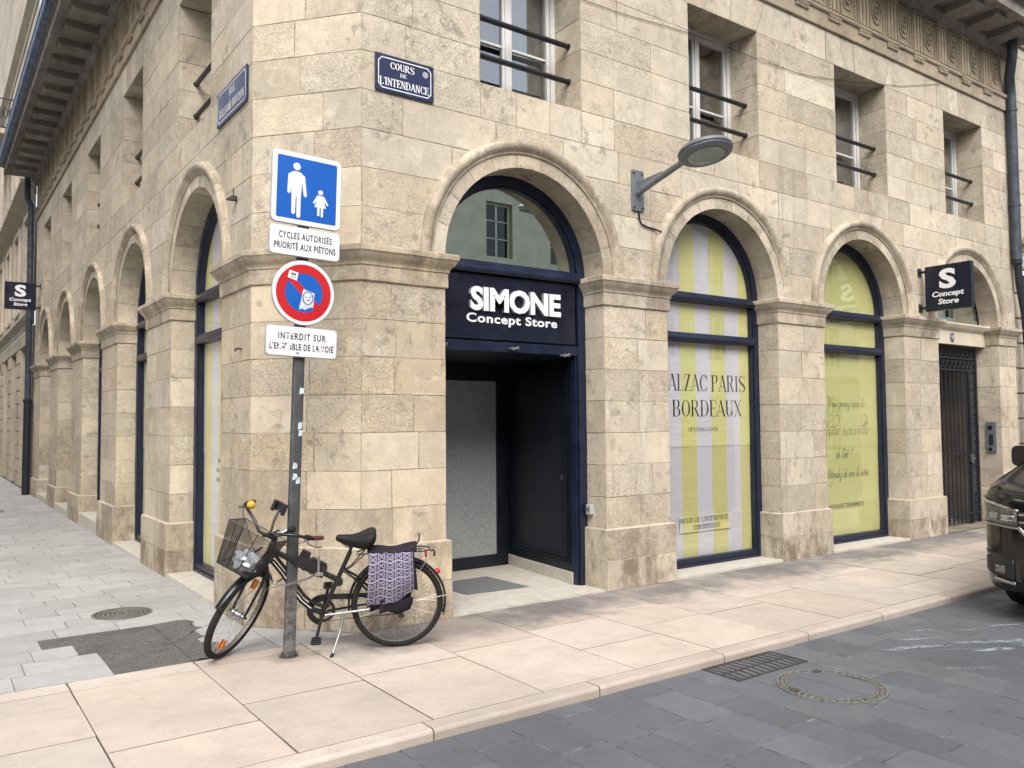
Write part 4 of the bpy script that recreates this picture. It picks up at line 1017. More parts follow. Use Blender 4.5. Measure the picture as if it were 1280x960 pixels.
m.face([RF(u, z, -4.) for u, z in rect(a0_-.1, d0_, 0, 2.9)])
for u in (a0_-.1, d0_+.02): m.face([RF(u, 0, -4.), RF(u, 2.9, -4.), RF(u, 2.9, -.3), RF(u, 0, -.3)])
m.face([RF(a0_-.1, 2.86, -4), RF(d0_, 2.86, -4), RF(d0_, 2.86, -.3), RF(a0_-.1, 2.86, -.3)]); m.face([RF(a0_, .01, -4), RF(d0_, .01, -4), RF(d0_, .01, .02), RF(a0_, .01, .02)])
m.build('passage', 'passage', gate)
# ================================================================== THINGS ON THE BUILDING
def circ(c, z, rx, rz=None, n=24): return [(c+rx*math.cos(2*PI*k/n), z+(rz or rx)*math.sin(2*PI*k/n)) for k in range(n)]
def rrect(u0, u1, z0, z1, r, n=5):
    out = []
    for cx, cz, a in ((u1-r, z0+r, -PI/2), (u1-r, z1-r, 0), (u0+r, z1-r, PI/2), (u0+r, z0+r, PI)):
        out += [(cx+r*math.cos(a+PI/2*k/n), cz+r*math.sin(a+PI/2*k/n)) for k in range(n+1)]
    return out
def static(name, label, cat, group=None): return thing(name, label, cat, group=group)
# shop sign over the entrance
w = -DR
ss = static('shop_sign', 'dark navy fascia panel with raised white shop lettering above the entrance', 'shop sign')
m = MB(); m.prism(rect(3.80, 5.455, 2.475, 3.085), RF, w-.028, w-.004)
for q in (rect(3.80, 5.455, 3.075, 3.085), rect(3.80, 5.455, 2.475, 2.485)): m.prism(q, RF, w-.004, w+.002)
m.build('panel', 'panelnavy', ss, bev=.003)
m = MB(); text_mesh(m, 'SIMONE', RF, 4.695, 2.752, .203, w=w-.003, ext=.034, bold=.042, mi=0, side=1, spacing=.98, width=1.085)
m.build('large_lettering', ['letter', 'letterside'], ss)
m = MB(); text_mesh(m, 'Concept Store', RF, 4.665, 2.632, .082, w=w-.003, ext=.008, bold=.026, side=1, spacing=1.08, width=1.085)
m.build('small_lettering', ['letter', 'letterside'], ss)
# enamel street plates
def street_plate(P, u0, u1, z0, z1, lines, label):
    t_ = static('street_name_plate', label, 'street sign', 'street name plates on the corner')
    m = MB(); m.prism(rrect(u0, u1, z0, z1, .008, 2), P, .008, .02); m.build('plate', 'enamel', t_, bev=.002)
    m = MB(); e, k = .026, .035
    o = [(u0+e+k, z0+e), (u1-e-k, z0+e), (u1-e-k*.2, z0+e+k*.8), (u1-e, z0+e+k), (u1-e, z1-e-k), (u1-e-k*.8, z1-e-k*.2), (u1-e-k, z1-e), (u0+e+k, z1-e), (u0+e+k*.2, z1-e-k*.8), (u0+e, z1-e-k), (u0+e, z0+e+k), (u0+e+k*.8, z0+e+k*.2), (u0+e+k, z0+e)]
    i_ = inset(o[:-1], .008); i_.append(i_[0]); m.ring(o, i_, P, .0205, .0215, caps=False); m.build('border', 'letter', t_)
    m = MB()
    for s, u, z, h, wd in lines: serif_text(m, s, P, u, z, h, .17, .07, w=.0218, width=wd)
    m.build('lettering', 'letter', t_)
    m = MB()
    for u in (u0+.014, u1-.014):
        for z in (z0+.014, z1-.014): m.prism(circ(u, z, .006, n=8), P, .02, .026)
    m.build('screw', 'castiron', t_)
    return t_
sp = street_plate(RF, 3.035, 3.60, 4.485, 4.805, [('COURS', 3.29, 4.69, .058, .235), ('DE', 3.30, 4.637, .032, .062), ("L'INTENDANCE", 3.312, 4.54, .066, .475)], 'blue enamel street plate with white border on the wall facing the main street')
m = MB(); m.prism(circ(3.515, 4.715, .028), RF, .0205, .0225); m.build('round_sticker', 'letterside', sp)
street_plate(LT, -7.92, -7.04, 4.50, 4.825, [('RUE', -7.45, 4.70, .066, .17), ('GUILLAUME-BROCHON', -7.48, 4.565, .075, .74)], 'blue enamel street plate with white border on the side street wall')
# projecting signs
def blade_sign(P, c, z0, label, arm_dir):
    t_ = static('projecting_shop_sign', label, 'shop sign', 'blade signs on the walls')
    h = .64; m = MB(); m.prism(rrect(c-h/2, c+h/2, z0, z0+h, .006, 2), P, -.045, .045); m.build('panel', 'panelnavy', t_, bev=.004)
    m = MB(); m.prism(rrect(c-h/2+.004, c+h/2-.004, z0+.004, z0+h-.004, .006, 2), P, -.030, .030) if False else None
    for sgn in (1, -1):
        Q = (lambda u, z, w=0: P(u, z, w)) if sgn > 0 else (lambda u, z, w=0: P(2*c-u, z, -w))
        m = MB(); text_mesh(m, 'S', Q, c, z0+.315, .25, w=.0452, ext=.003, bold=.04, width=.235)
        m.build('large_letter', 'letter', t_)
        m = MB(); text_mesh(m, 'Concept', Q, c, z0+.195, .070, w=.0452, ext=.003, bold=.03, width=.44, shear=.12); text_mesh(m, 'Store', Q, c+.005, z0+.085, .072, w=.0452, ext=.003, bold=.03, width=.285, shear=.12)
        m.build('small_lettering', 'letter', t_)
    for z in (z0+.06, z0+h-.06):
        m = MB(); m.prism(rect(c-h/2-.11, c-h/2, z-.018, z+.018), P, -.012, .012)
        m.prism(rect(c-h/2-.105, c-h/2-.09, z-.06, z+.06), P, -.05, .05)
        m.build('wall_bracket', 'black', t_, bev=.003)
    return t_
blade_sign(Fr((11.72, F), (0, -1), (-1, 0)), .42, 3.22, 'square navy blade sign with a big white letter above the pier beside the iron gate', -1)
LP_ = Fr((XL, 22.5), (-1, 0), (0, -1)); LP_.n = Vector((0, -1, 0))
class BladeL:
    def __call__(s, u, z, w=0): return Vector((XL-u, 22.4-w, z))
# reading direction on this one is +X, so mirror u about its centre
class BladeM:
    def __call__(s, u, z, w=0): return Vector((XL-.42+(u-.42), 22.4-w, z))
bs = blade_sign(BladeM(), .42, 4.43, 'square navy blade sign with a big white letter high beside the side street drainpipe', 1)
for o in list(bs.children):
    if o.name.startswith('wall_bracket'): bpy.data.objects.remove(o)
P = BladeL()
for z in (4.49, 5.01): m = MB(); m.prism(rect(0, .10, z-.018, z+.018), P, -.012, .012); m.prism(rect(0.0, .015, z-.06, z+.06), P, -.05, .05); m.build('wall_bracket', 'black', bs)
# wall lamp
lt = static('wall_lamp', 'grey disc street lamp on a slanted arm fixed to the wall between two arches', 'street lamp')
m = MB(); m.prism(rrect(5.985, 6.155, 3.885, 4.32, .02), RF, .0, .022)
lb = m.build('wall_plate', 'lamp', lt, bev=.004)
m = MB()
for u in (6.01, 6.13):
    for z in (3.92, 4.285): m.prism(circ(u, z, .012, n=6), RF, .022, .034)
m.build('bolt', 'castiron', lb)
m = MB(); m.tube([(6.06, F-.02, 4.07), (6.06, 5.50, 4.245)], .033, 14)
m.prism([(F-.02, 4.09), (F-.02, 4.19), (5.80, 4.215), (5.80, 4.17)], lambda u, z, w: Vector((6.06+w, u, z)), -.006, .006)
m.tube([(6.06, 5.53, 4.235), (6.06, 5.42, 4.268)], [.033, .045], 12)
m.build('arm', 'lamp', lt, smooth=40)
hx = Vector((0, .20, .98)).normalized(); hc = Vector((6.06, 5.235, 4.265))
m = MB(); m.lathe([(0, .075), (.10, .073), (.19, .06), (.245, .036), (.262, .012), (.264, 0), (.262, -.006), (.250, -.010), (.250, -.018), (.260, -.022), (.258, -.03), (.24, -.045), (.182, -.047), (.178, -.040), (0, -.040)], hc, hx, 40)
hd = m.build('lamp_head', 'lamp', lt, smooth=35, weld=1e-4)
m = MB(); m.lathe([(.178, -.038), (.176, -.052), (.12, -.058), (0, -.06)], hc, hx, 32); m.build('lens', 'lens', hd, smooth=40)
m = MB(); m.tube([(6.08, F-.012, 3.89), (6.09, F-.015, 3.80), (6.12, F-.015, 3.755), (6.20, F-.014, 3.735), (6.32, F-.014, 3.725), (6.38, F-.05, 3.70)], .009, 6); m.build('cable', 'cable', lb, smooth=60)
# house number, intercom, key switch
hn = static('house_number_plate', 'small oval blue enamel number plate on the cream lintel above the iron gate', 'house number')
def NP(u, z, w=0): return RF(u, z, -.20+w)
nx = 13.02
m = MB(); m.prism(circ(nx, 2.952, .065, .075), NP, 0, .010); m.build('plate', 'enamel', hn, bev=.003)
m = MB(); m.ring(circ(nx, 2.952, .056, .066)+[(nx+.056, 2.952)], circ(nx, 2.952, .052, .062)+[(nx+.052, 2.952)], NP, .0102, .011, caps=False); text_mesh(m, '18', NP, nx, 2.922, .064, w=.0102, ext=.001, bold=.02, width=.058); m.build('number', 'letter', hn)
IP = Fr((14.10, F), (0, -1), (-1, 0))
class IPc:
    def __call__(s, u, z, w=0): return Vector((14.10-w, 6.33-u, z))
IP = IPc()
it = static('intercom', 'tall grey steel intercom panel on the jamb beside the iron gate', 'intercom')
m = MB(); m.prism(rrect(-.075, .075, 1.14, 1.63, .012), IP, 0, .03); ip = m.build('panel', 'lamp', it, bev=.003)
m = MB(); m.prism(rrect(-.045, .02, 1.50, 1.57, .006), IP, .03, .032)
for k in range(6): m.prism(rect(-.03, .035, 1.26+.03*k, 1.278+.03*k), IP, .03, .036)
m.prism(rect(-.035, .015, 1.17, 1.215), IP, .03, .036); m.build('button', 'black', ip)
ks = static('key_switch', 'small grey key switch box on the jamb beside the entrance', 'switch box')
class KP:
    def __call__(s, u, z, w=0): return Vector((RA[0][0]+RA[0][1]-w, 6.40-u, z))
m = MB(); m.prism(rrect(-.035, .035, .74, .84, .006), KP(), 0, .05); kb = m.build('box', 'plastic', ks, bev=.004)
m = MB(); m.prism(rrect(-.022, .022, .77, .815, .004), KP(), .05, .054); m.build('key_plate', 'lamp', kb)
# rusty wall hooks on the corner pier
for (P, u, z, s, l) in ((LF, 7.36, 3.72, 1, 'rusty iron bracket stuck in the side street wall below the street plate'),):
    t_ = static('wall_hook', l, 'wall bracket')
    m = MB(); m.tube([P(u, z, -.01), P(u, z, .05), P(u, z-.02, .07)], .011, 6); m.prism(rect(u-.03, u+.03, z-.035, z-.022), P, 0, .085); m.tube([P(u-.01, z-.02, .03), P(u-.01, z+.07, .035)], .007, 6); m.build('hook', 'castiron', t_)
t_ = static('wall_hook', 'small bent iron pin in the corner pier below the moulding', 'wall bracket')
m = MB(); m.tube([LF(7.18, 2.34, 0), LF(7.18, 2.34, .05), LF(7.14, 2.32, .07)], .010, 6); m.build('hook', 'castiron', t_)
# thin cable along the upper windows
cb = static('facade_cable', 'thin dark cable sagging across the stone above the upper windows', 'cable')
pts = [(4.9, 5.93), (5.9, 5.955), (6.9, 6.03), (7.6, 6.04), (8.2, 6.03), (8.96, 6.06), (9.84, 6.19), (10.6, 6.33), (11.4, 6.48), (12.48, 6.77)]
m = MB(); m.tube([RF(u, z, .012) for u, z in pts], .0032, 5); m.build('cable', 'cable', cb, smooth=60)
# drainpipes
def drain(path, r, low, rl, label, brackets, nv):
    t_ = static('drainpipe', label, 'drainpipe', 'drainpipes on the walls')
    m = MB(); m.tube(path, r, 14); m.build('upper_pipe', 'pipe', t_, smooth=50)
    m = MB(); m.tube(low, rl, 14); m.lathe([(rl+.02, 0), (rl+.02, .07), (rl, .08)], low[0], (0, 0, -1), 14); m.build('lower_pipe', 'iron', t_, smooth=50)
    m = MB()
    for p in brackets: m.lathe([(r+.001, -.02), (r+.012, -.02), (r+.012, .02), (r+.001, .02)], p, (0, 0, 1), 14)
    m.build('clamp', 'pipe', t_, smooth=40)
drain([(14.34, 5.90, 7.9), (14.34, 5.92, 7.58), (14.36, 5.95, 7.46), (14.50, 6.04, 7.30), (14.62, 6.08, 7.14), (14.635, 6.085, 7.0), (14.64, 6.085, 4.3)], .078,
      [(14.65, 6.085, 4.3), (14.69, 6.08, 3.9), (14.80, 6.06, 3.4), (14.84, 6.05, 2.8), (14.84, 6.08, 1.5), (14.84, 6.08, 0)], .058, 'grey zinc drainpipe down the main street wall beyond the iron gate', [(14.635, 6.085, 6.8), (14.64, 6.085, 5.2)], RF)
drain([(2.05, 23.56, 7.9), (2.06, 23.56, 7.35), (2.14, 23.56, 7.2), (2.14, 23.56, 2.35)], .075, [(2.14, 23.56, 2.35), (2.13, 23.56, 0)], .088, 'dark drainpipe on the side street wall where the arches end', [(2.14, 23.56, 6.2), (2.14, 23.56, 4.3)], LF)
# ================================================================== NEIGHBOURS AND FACING HOUSES
def nwall(mb, fr, u0, u1, z0, z1, ch, holes, gap=.012, dep=.03, warm=.3):
    z = z0
    while z < z1-.05:
        zb = min(z1, z+ch); cuts = [u0]
        for a, b, c, d in sorted(holes):
            if z < d-.02 and zb > c+.02: cuts += [a, b]
        cuts.append(u1)
        for k in range(0, len(cuts), 2):
            if cuts[k+1]-cuts[k] > .02:
                for p, q in splits(cuts[k], cuts[k+1], .7, 1.3): block(mb, fr, rect(p, q, z, zb), 0, gap, dep, tone(warm, .55))
        z = zb
def nwindow(fr, parent, a, b, c, d, glassm='wglass', dep=.22, shut=False):
    m = MB(); e = .07
    for q in ((a, a+e, c, d), (b-e, b, c, d), (a+e, b-e, d-e, d), (a+e, b-e, c, c+e), ((a+b)/2-.04, (a+b)/2+.04, c+e, d-e), (a+e, b-e, c+(d-c)*.36-.02, c+(d-c)*.36+.02), (a+e, b-e, c+(d-c)*.68-.02, c+(d-c)*.68+.02)): m.prism(rect(*q), fr, -dep-.05, -dep)
    for u, s in ((a, 1), (b, -1)): m.face([fr(u, c, 0), fr(u, d, 0), fr(u, d, -dep), fr(u, c, -dep)], 1)
    for z in (c, d): m.face([fr(a, z, 0), fr(b, z, 0), fr(b, z, -dep), fr(a, z, -dep)], 1)
    o = m.build('window', ['wframe', 'nstone'], parent)
    m = MB(); m.face([fr(u, z, -dep-.03) for u, z in rect(a+e, b-e, c+e, d-e)]); m.build('pane', 'carglass', o)
nb = thing('neighbour_building', 'rusticated pale stone building beyond the drainpipe and iron gate on the main street', 'building')
m = MB(); NF = Fr((0, F+.03), (1, 0), (0, -1))
holes = [(15.15+2.6*k, 16.45+2.6*k, 1.9 if k != 1 else .1, 4.15) for k in range(3)]
nwall(m, NF, 14.78, 23, 0, 4.5, .42, holes, .018, .04, .45)
h2 = [(15.5+2.6*k, 16.6+2.6*k, 5.2, 7.6) for k in range(3)]+[(15.5+2.6*k, 16.6+2.6*k, 8.8, 11) for k in range(3)]
nwall(m, NF, 14.78, 23, 4.72, 12.5, .40, h2, .004, .008, .3); m.build('wall', ['nstone', 'mortar'], nb)
m = MB()
for z in (4.5, 8.1): sweep(m, [(14.78, F+.03), (23, F+.03)], [(-.02, z), (.04, z), (.05, z+.05), (.12, z+.10), (.14, z+.16), (.14, z+.21), (-.02, z+.22)], 0, lambda: tone(.4))
sweep(m, [(14.78, F+.03), (23, F+.03)], [(-.02, 12.5), (.1, 12.5), (.5, 12.7), (.5, 12.9), (-.3, 12.95)], 0, lambda: tone(.4))
m.build('cornice', 'frieze', nb)
for a, b, c, d in holes:
    s = MB(); n = 26
    for k in range(n): z = c+(d-c)*k/n; s.prism([(a, z), (b, z), (b, z+(d-c)/n-.012), (a, z+(d-c)/n-.012)], NF, -.10, -.085)
    s.prism(rect(a, b, c, d), NF, -.14, -.12); s.build('shutter', 'iron', nb)
for q in h2: nwindow(NF, nb, *q)
m = MB(); m.prism(rrect(14.86, 14.98, 4.20, 4.38, .01), NF, 0, .12); m.build('junction_box', 'plastic', nb)
ab = thing('neighbour_building', 'pale stone building further down the side street with banded pilasters, string cornice and balcony', 'building')
m = MB(); AF = Fr((XL-.02, 0), (0, 1), (-1, 0))
hl = [(25.2+2.9*k, 27.0+2.9*k, 0, 3.85) for k in range(7)]
nwall(m, AF, 23.68, 46, 0, 4.25, .385, hl, .022, .045, .4)
hu = [(24.7+2.9*k, 26.0+2.9*k, 4.95, 7.25) for k in range(7)]+[(24.7+2.9*k, 26.0+2.9*k, 8.9, 11.4) for k in range(7)]
nwall(m, AF, 23.68, 46, 4.62, 24, .40, hu, .004, .008, .25); m.build('wall', ['nstone', 'mortar'], ab)
m = MB()
for z, d in ((4.25, .16), (7.55, .34), (12.6, .2)): sweep(m, [(XL-.02, 46), (XL-.02, 23.68)], [(-.02, z), (.03, z), (.04, z+.14), (d*.6, z+.2), (d, z+.26), (d, z+.34), (-.02, z+.36)], 0, lambda: tone(.4))
for a, b, c, d in hu:
    for q in (rect(a-.16, a-.001, c, d+.16), rect(b+.001, b+.16, c, d+.16), rect(a, b, d+.001, d+.16)): m.prism(q, AF, -.005, .05, tone=tone(.3, .6))
m.build('cornice', ['nstone', 'mortar'], ab)
for a, b, c, d in hl:
    s = MB(); s.prism(rect(a, b, c, d), AF, -.45, -.40)
    for u in (a, b): s.face([AF(u, c, -.02), AF(u, d, -.02), AF(u, d, -.45), AF(u, c, -.45)], 1)
    s.face([AF(a, d, -.02), AF(b, d, -.02), AF(b, d, -.45), AF(a, d, -.45)], 1); s.build('shopfront', ['room', 'nstone'], ab)
for q in hu: nwindow(AF, ab, *q)
s = MB(); s.box(XL-.75, XL-.03, 29.5, 33.5, 10.75, 10.9)
bl = s.build('balcony', 'nstone', ab)
s = MB()
for z in (10.95, 11.85): s.tube([(XL-.05, 29.55, z), (XL-.7, 29.55, z), (XL-.7, 33.45, z), (XL-.05, 33.45, z)], .022, 6)
for k in range(28):
    y = 29.6+3.8*k/27; s.tube([(XL-.7, y, 10.95), (XL-.7, y, 11.85)], .012, 5); s.tube([(XL-.7, y+.07+.05*math.cos(2*PI*i/10), 11.4+.18*math.sin(2*PI*i/10)) for i in range(10)], .012, 4, closed=True)
for k in range(5): x = XL-.7+.62*k/4; s.tube([(x, 29.55, 10.95), (x, 29.55, 11.85)], .012, 5); s.tube([(x+.07+.05*math.cos(2*PI*i/10), 29.55, 11.4+.18*math.sin(2*PI*i/10)) for i in range(10)], .012, 4, closed=True)
s.build('railing', 'iron', bl)
# houses across the streets: behind the photographer, seen only as reflections
def facing(name, label, fr, u0, u1, H, pitch, w):
    t_ = thing(name, label, 'building'); m = MB(); hs_ = []
    for lv, (c, d) in enumerate(((.1, 2.9), (4.3, 6.3), (7.6, 9.6))):
        u = u0+1.2
        while u+w < u1-.4: hs_.append((u, u+w, c, d)); u += pitch
    nwall(m, fr, u0, u1, 0, H, 1.0, hs_, .006, .01, .3) if False else None
    us = sorted({u0, u1} | {h[0] for h in hs_} | {h[1] for h in hs_}); zs = sorted({0, H} | {h[2] for h in hs_} | {h[3] for h in hs_})
    for a, b in zip(us, us[1:]):
        for c, d in zip(zs, zs[1:]):
            if not any(h[0] <= a+.01 and b-.01 <= h[1] and h[2] <= c+.01 and d-.01 <= h[3] for h in hs_): m.face([fr(*p) for p in rect(a, b, c, d)], 0, (.55, .3, 0))
    m.build('wall', 'facing', t_)
    m = MB()
    for z in (3.6, 6.95, H-.3): m.prism(rect(u0, u1, z, z+.25), fr, 0, .22 if z < H-1 else .6)
    m.build('string_course', 'nstone', t_)
    for q in hs_: nwindow(fr, t_, *q)
    m = MB(); m.prism([(0, H), (0, H-.02), (9, H-.02), (9, H)], lambda a, z, w: fr(u0 if w else u1, z, -a), 0, 1); m.build('roof', 'pipe', t_)
facing('facing_building', 'plain stone house across the main street with rows of white framed windows', Fr((0, -11), (1, 0), (0, 1)), -14, 62, 11.5, 2.9, 1.15)
facing('facing_building', 'plain stone house across the side street opposite the arcade', Fr((-5.6, 0), (0, 1), (1, 0)), 6.6, 46, 11.5, 2.9, 1.15)
# ================================================================== SIGN POST
sgn = thing('road_sign', 'leaning grey post carrying a blue pedestrian sign, a round no-parking sign and two text plates', 'road sign',
            mat=Matrix.Translation((2.208, 5.882, 0)) @ Matrix.Rotation(math.radians(1.72), 4, 'Y'))
def SP(u, z, w=0): return Vector((u, -.034-w, z))
m = MB()
def rr_tube(z): return [Vector((x, y, z)) for x, y in rrect(-.042, .042, -.026, .026, .018, 4)]
m.grid([rr_tube(z) for z in (-.02, .6, 1.2, 1.8, 2.4, 3.0, 3.68)], 0, True); m.face(rr_tube(3.68))
M['post'] = None
t = NT('galvanised_post', .5, .4, .35)
x = t.sep(t.co()); n = t.noise(14, 6, .7); n2 = t.noise(5, 5, .7)
zz = t.ramp(t.math('ADD', x[2], t.math('MULTIPLY', t.math('SUBTRACT', n2, .5), .5)), .45, .62)
c = t.mix(zz, t.mix(t.ramp(n, .4, .62), (.20, .205, .20), (.085, .09, .09)), t.mix(t.ramp(n, .45, .7), (.085, .09, .095), (.12, .125, .13)))
c = t.mix(t.math('MULTIPLY', t.ramp(t.noise(38, 4, .7), .64, .70), t.ramp(n2, .52, .6)), c, (.5, .5, .47))
M['post'] = t.col(c)
post = m.build('post', 'post', sgn, smooth=40)
m = MB(); m.lathe([(.03, .035), (.052, .03), (.056, .022), (.056, .004), (.07, .002), (.075, -.01)], (0, 0, 0), (0, 0, 1), 20); m.build('foot_collar', 'castiron', post, smooth=40)
m = MB()
for z, a in ((1.93, .02), (1.67, .015), (1.62, .02), (1.30, -.01), (1.27, .012), (1.38, -.012)): m.prism([(a-.018+rng.uniform(-.006, .006), z-.028), (a+.016, z-.02), (a+.018, z+.02+rng.uniform(-.01, .01)), (a-.012, z+.022)], lambda u, z, w: Vector((u, -.0262-w, z)), 0, .0007)
m.build('sticker_scrap', 'sticker', post)
for z in (3.60, 3.25, 3.03, 2.80, 2.50, 2.28):
    m = MB(); m.box(-.06, .06, -.034, .034, z-.015, z+.015); m.build('clamp', 'signgrey', post)
def plate(name, poly, label=None):
    m = MB(); m.prism(poly, SP, 0, .022); m.build(name+'_x', 'signgrey', sgn) if False else None
    o = m.build(name, 'signgrey', sgn, bev=.005)
    m = MB(); m.prism(inset(poly, .006), SP, .022, .0235); m.build('face', 'signwhite', o)
    return o
def capsule(m, P, x0, z0, x1, z1, r0, r1, w, n=10):
    a = math.atan2(z1-z0, x1-x0)
    pts = [(x0+r0*math.cos(a+PI/2+PI*k/n), z0+r0*math.sin(a+PI/2+PI*k/n)) for k in range(n+1)]+[(x1+r1*math.cos(a-PI/2+PI*k/n), z1+r1*math.sin(a-PI/2+PI*k/n)) for k in range(n+1)]
    m.face([P(u, z, w) for u, z in pts])
ped = plate('pedestrian_plate', rrect(-.272, .272, 3.155, 3.70, .045))
m = MB(); m.prism(rrect(-.232, .232, 3.195, 3.66, .012), SP, .0236, .0246); m.build('blue_field', 'signblue', ped)
m = MB(); W_ = iter(range(40)); ww = lambda: .0248+.0001*next(W_)
cx = -.085
m.face([SP(u, z, .0248) for u, z in circ(cx, 3.592, .028)])
for q in ((cx-.024, 3.53, cx-.020, 3.40, .021, .019), (cx+.024, 3.53, cx+.020, 3.40, .021, .019), (cx, 3.52, cx, 3.40, .036, .034), (cx-.050, 3.52, cx-.056, 3.395, .0145, .0125), (cx+.050, 3.52, cx+.070, 3.385, .0145, .0125), (cx-.019, 3.41, cx-.019, 3.245, .0175, .0145), (cx+.020, 3.41, cx+.021, 3.222, .0175, .0145)): capsule(m, SP, *q, ww())
cx = .105
m.face([SP(u, z, .0249) for u, z in circ(cx, 3.428, .019)])
m.face([SP(u, z, ww()) for u, z in [(cx-.018, 3.402), (cx+.018, 3.402), (cx+.046, 3.312), (cx-.046, 3.312)]])
for q in ((cx-.020, 3.396, cx-.052, 3.343, .009, .007), (cx+.020, 3.396, cx+.056, 3.343, .009, .007), (cx-.014, 3.315, cx-.014, 3.255, .0095, .009), (cx+.014, 3.315, cx+.014, 3.250, .0095, .009)): capsule(m, SP, *q, ww())
m.build('pictogram', 'signwhite', ped)
def tplate(name, z0, z1, l1, l2, w1, w2):
    o = plate(name, rrect(-.275, .275, z0, z1, .035)); m = MB(); h = .046
    text_mesh(m, l1, SP, .0, z0+.128, h, w=.0237, ext=.0006, bold=.022, width=w1, spacing=1.25); text_mesh(m, l2, SP, .0, z0+.050, h, w=.0237, ext=.0006, bold=.022, width=w2, spacing=1.15)
    m.build('lettering', 'ink', o); return o
tplate('upper_text_plate', 2.918, 3.140, 'CYCLES AUTORISÉS', 'PRIORITÉ AUX PIÉTONS', .41, .475)
lo = tplate('lower_text_plate', 2.174, 2.398, 'INTERDIT SUR', "L'ENSEMBLE DE LA VOIE", .365, .49)
m = MB()
for (u, z, a, b) in ((-.112, 2.335, .016, .010), (-.085, 2.345, .010, .012), (-.155, 2.245, .022, .02), (-.118, 2.238, .03, .016), (-.10, 2.262, .02, .01), (.135, 2.262, .012, .014), (.150, 2.240, .016, .012), (.10, 2.232, .012, .008)):
    ph = rng.uniform(0, 6); m.face([SP(u+a*(1+.35*math.sin(3*t_+ph))*math.cos(t_), z+b*(1+.35*math.sin(2*t_+ph))*math.sin(t_), .0247) for t_ in [2*PI*k/14 for k in range(14)]])
m.build('scraped_patch', 'signwhite', lo)
m = MB(); m.face([SP(u, z, .0238) for u, z in [(-.05, 2.21), (-.025, 2.20), (-.02, 2.192), (-.04, 2.198)]]); m.face([SP(u, z, .0238) for u, z in [(-.04, 2.213), (-.02, 2.207), (-.023, 2.203)]]); m.build('scratch', 'ink', lo)
zc = 2.653
rd = plate('no_parking_plate', circ(0, zc, .243, n=48))
m = MB(); m.prism(circ(0, zc, .150, n=40), SP, .0236, .0243); m.build('blue_field', 'signblue', rd)
m = MB(); A = circ(0, zc, .212, n=48); A.append(A[0]); B = circ(0, zc, .146, n=48); B.append(B[0]); m.ring(A, B, SP, .0236, .0250, caps=False)
s2 = math.sqrt(.5); dd = .16; hw = .025
m.prism([(-s2*dd-s2*hw, zc+s2*dd-s2*hw), (s2*dd-s2*hw, zc-s2*dd-s2*hw), (s2*dd+s2*hw, zc-s2*dd+s2*hw), (-s2*dd+s2*hw, zc+s2*dd+s2*hw)], SP, .0236, .02485); m.build('red_ring', 'signred', rd)
m = MB(); m.prism([(-.128, zc+.105), (-.058, zc+.085), (-.047, zc+.145), (-.115, zc+.160)], SP, .0251, .0256); s1 = m.build('white_sticker', 'letter', rd)
m = MB()
for z, a, b in ((.128, -.104, -.065), (.136, -.10, -.062), (.110, -.098, -.086), (.108, -.08, -.068), (.118, -.097, -.09)): m.face([SP(u, zc+zz, .0258) for u, zz in ((a, z), (b, z-.008), (b, z-.001), (a, z+.007))])
m.build('sticker_marks', 'ink', s1)
m = MB(); m.prism([(-.035, zc-.125), (.0, zc-.118), (.01, zc-.128), (.03, zc-.112), (.075, zc-.10), (.082, zc+.005), (-.005, zc+.03)], SP, .0251, .0256); s1 = m.build('pale_sticker', 'sticker', rd)
m = MB()
A = circ(.032, zc-.035, .042, .05, 20); A.append(A[0]); B = circ(.032, zc-.035, .036, .044, 20); B.append(B[0]); m.ring(A, B, SP, .0257, .0259, caps=False)
for u, z in ((.02, -.03), (.045, -.03)): m.face([SP(a, b, .0258) for a, b in circ(u, zc+z, .006, .004, 8)])
m.build('sticker_drawing', 'enamel', s1)
m = MB(); m.face([SP(a, b, .02585) for a, b in circ(.033, zc-.052, .013, .006, 8)]); m.build('sticker_mark', 'signred', s1)
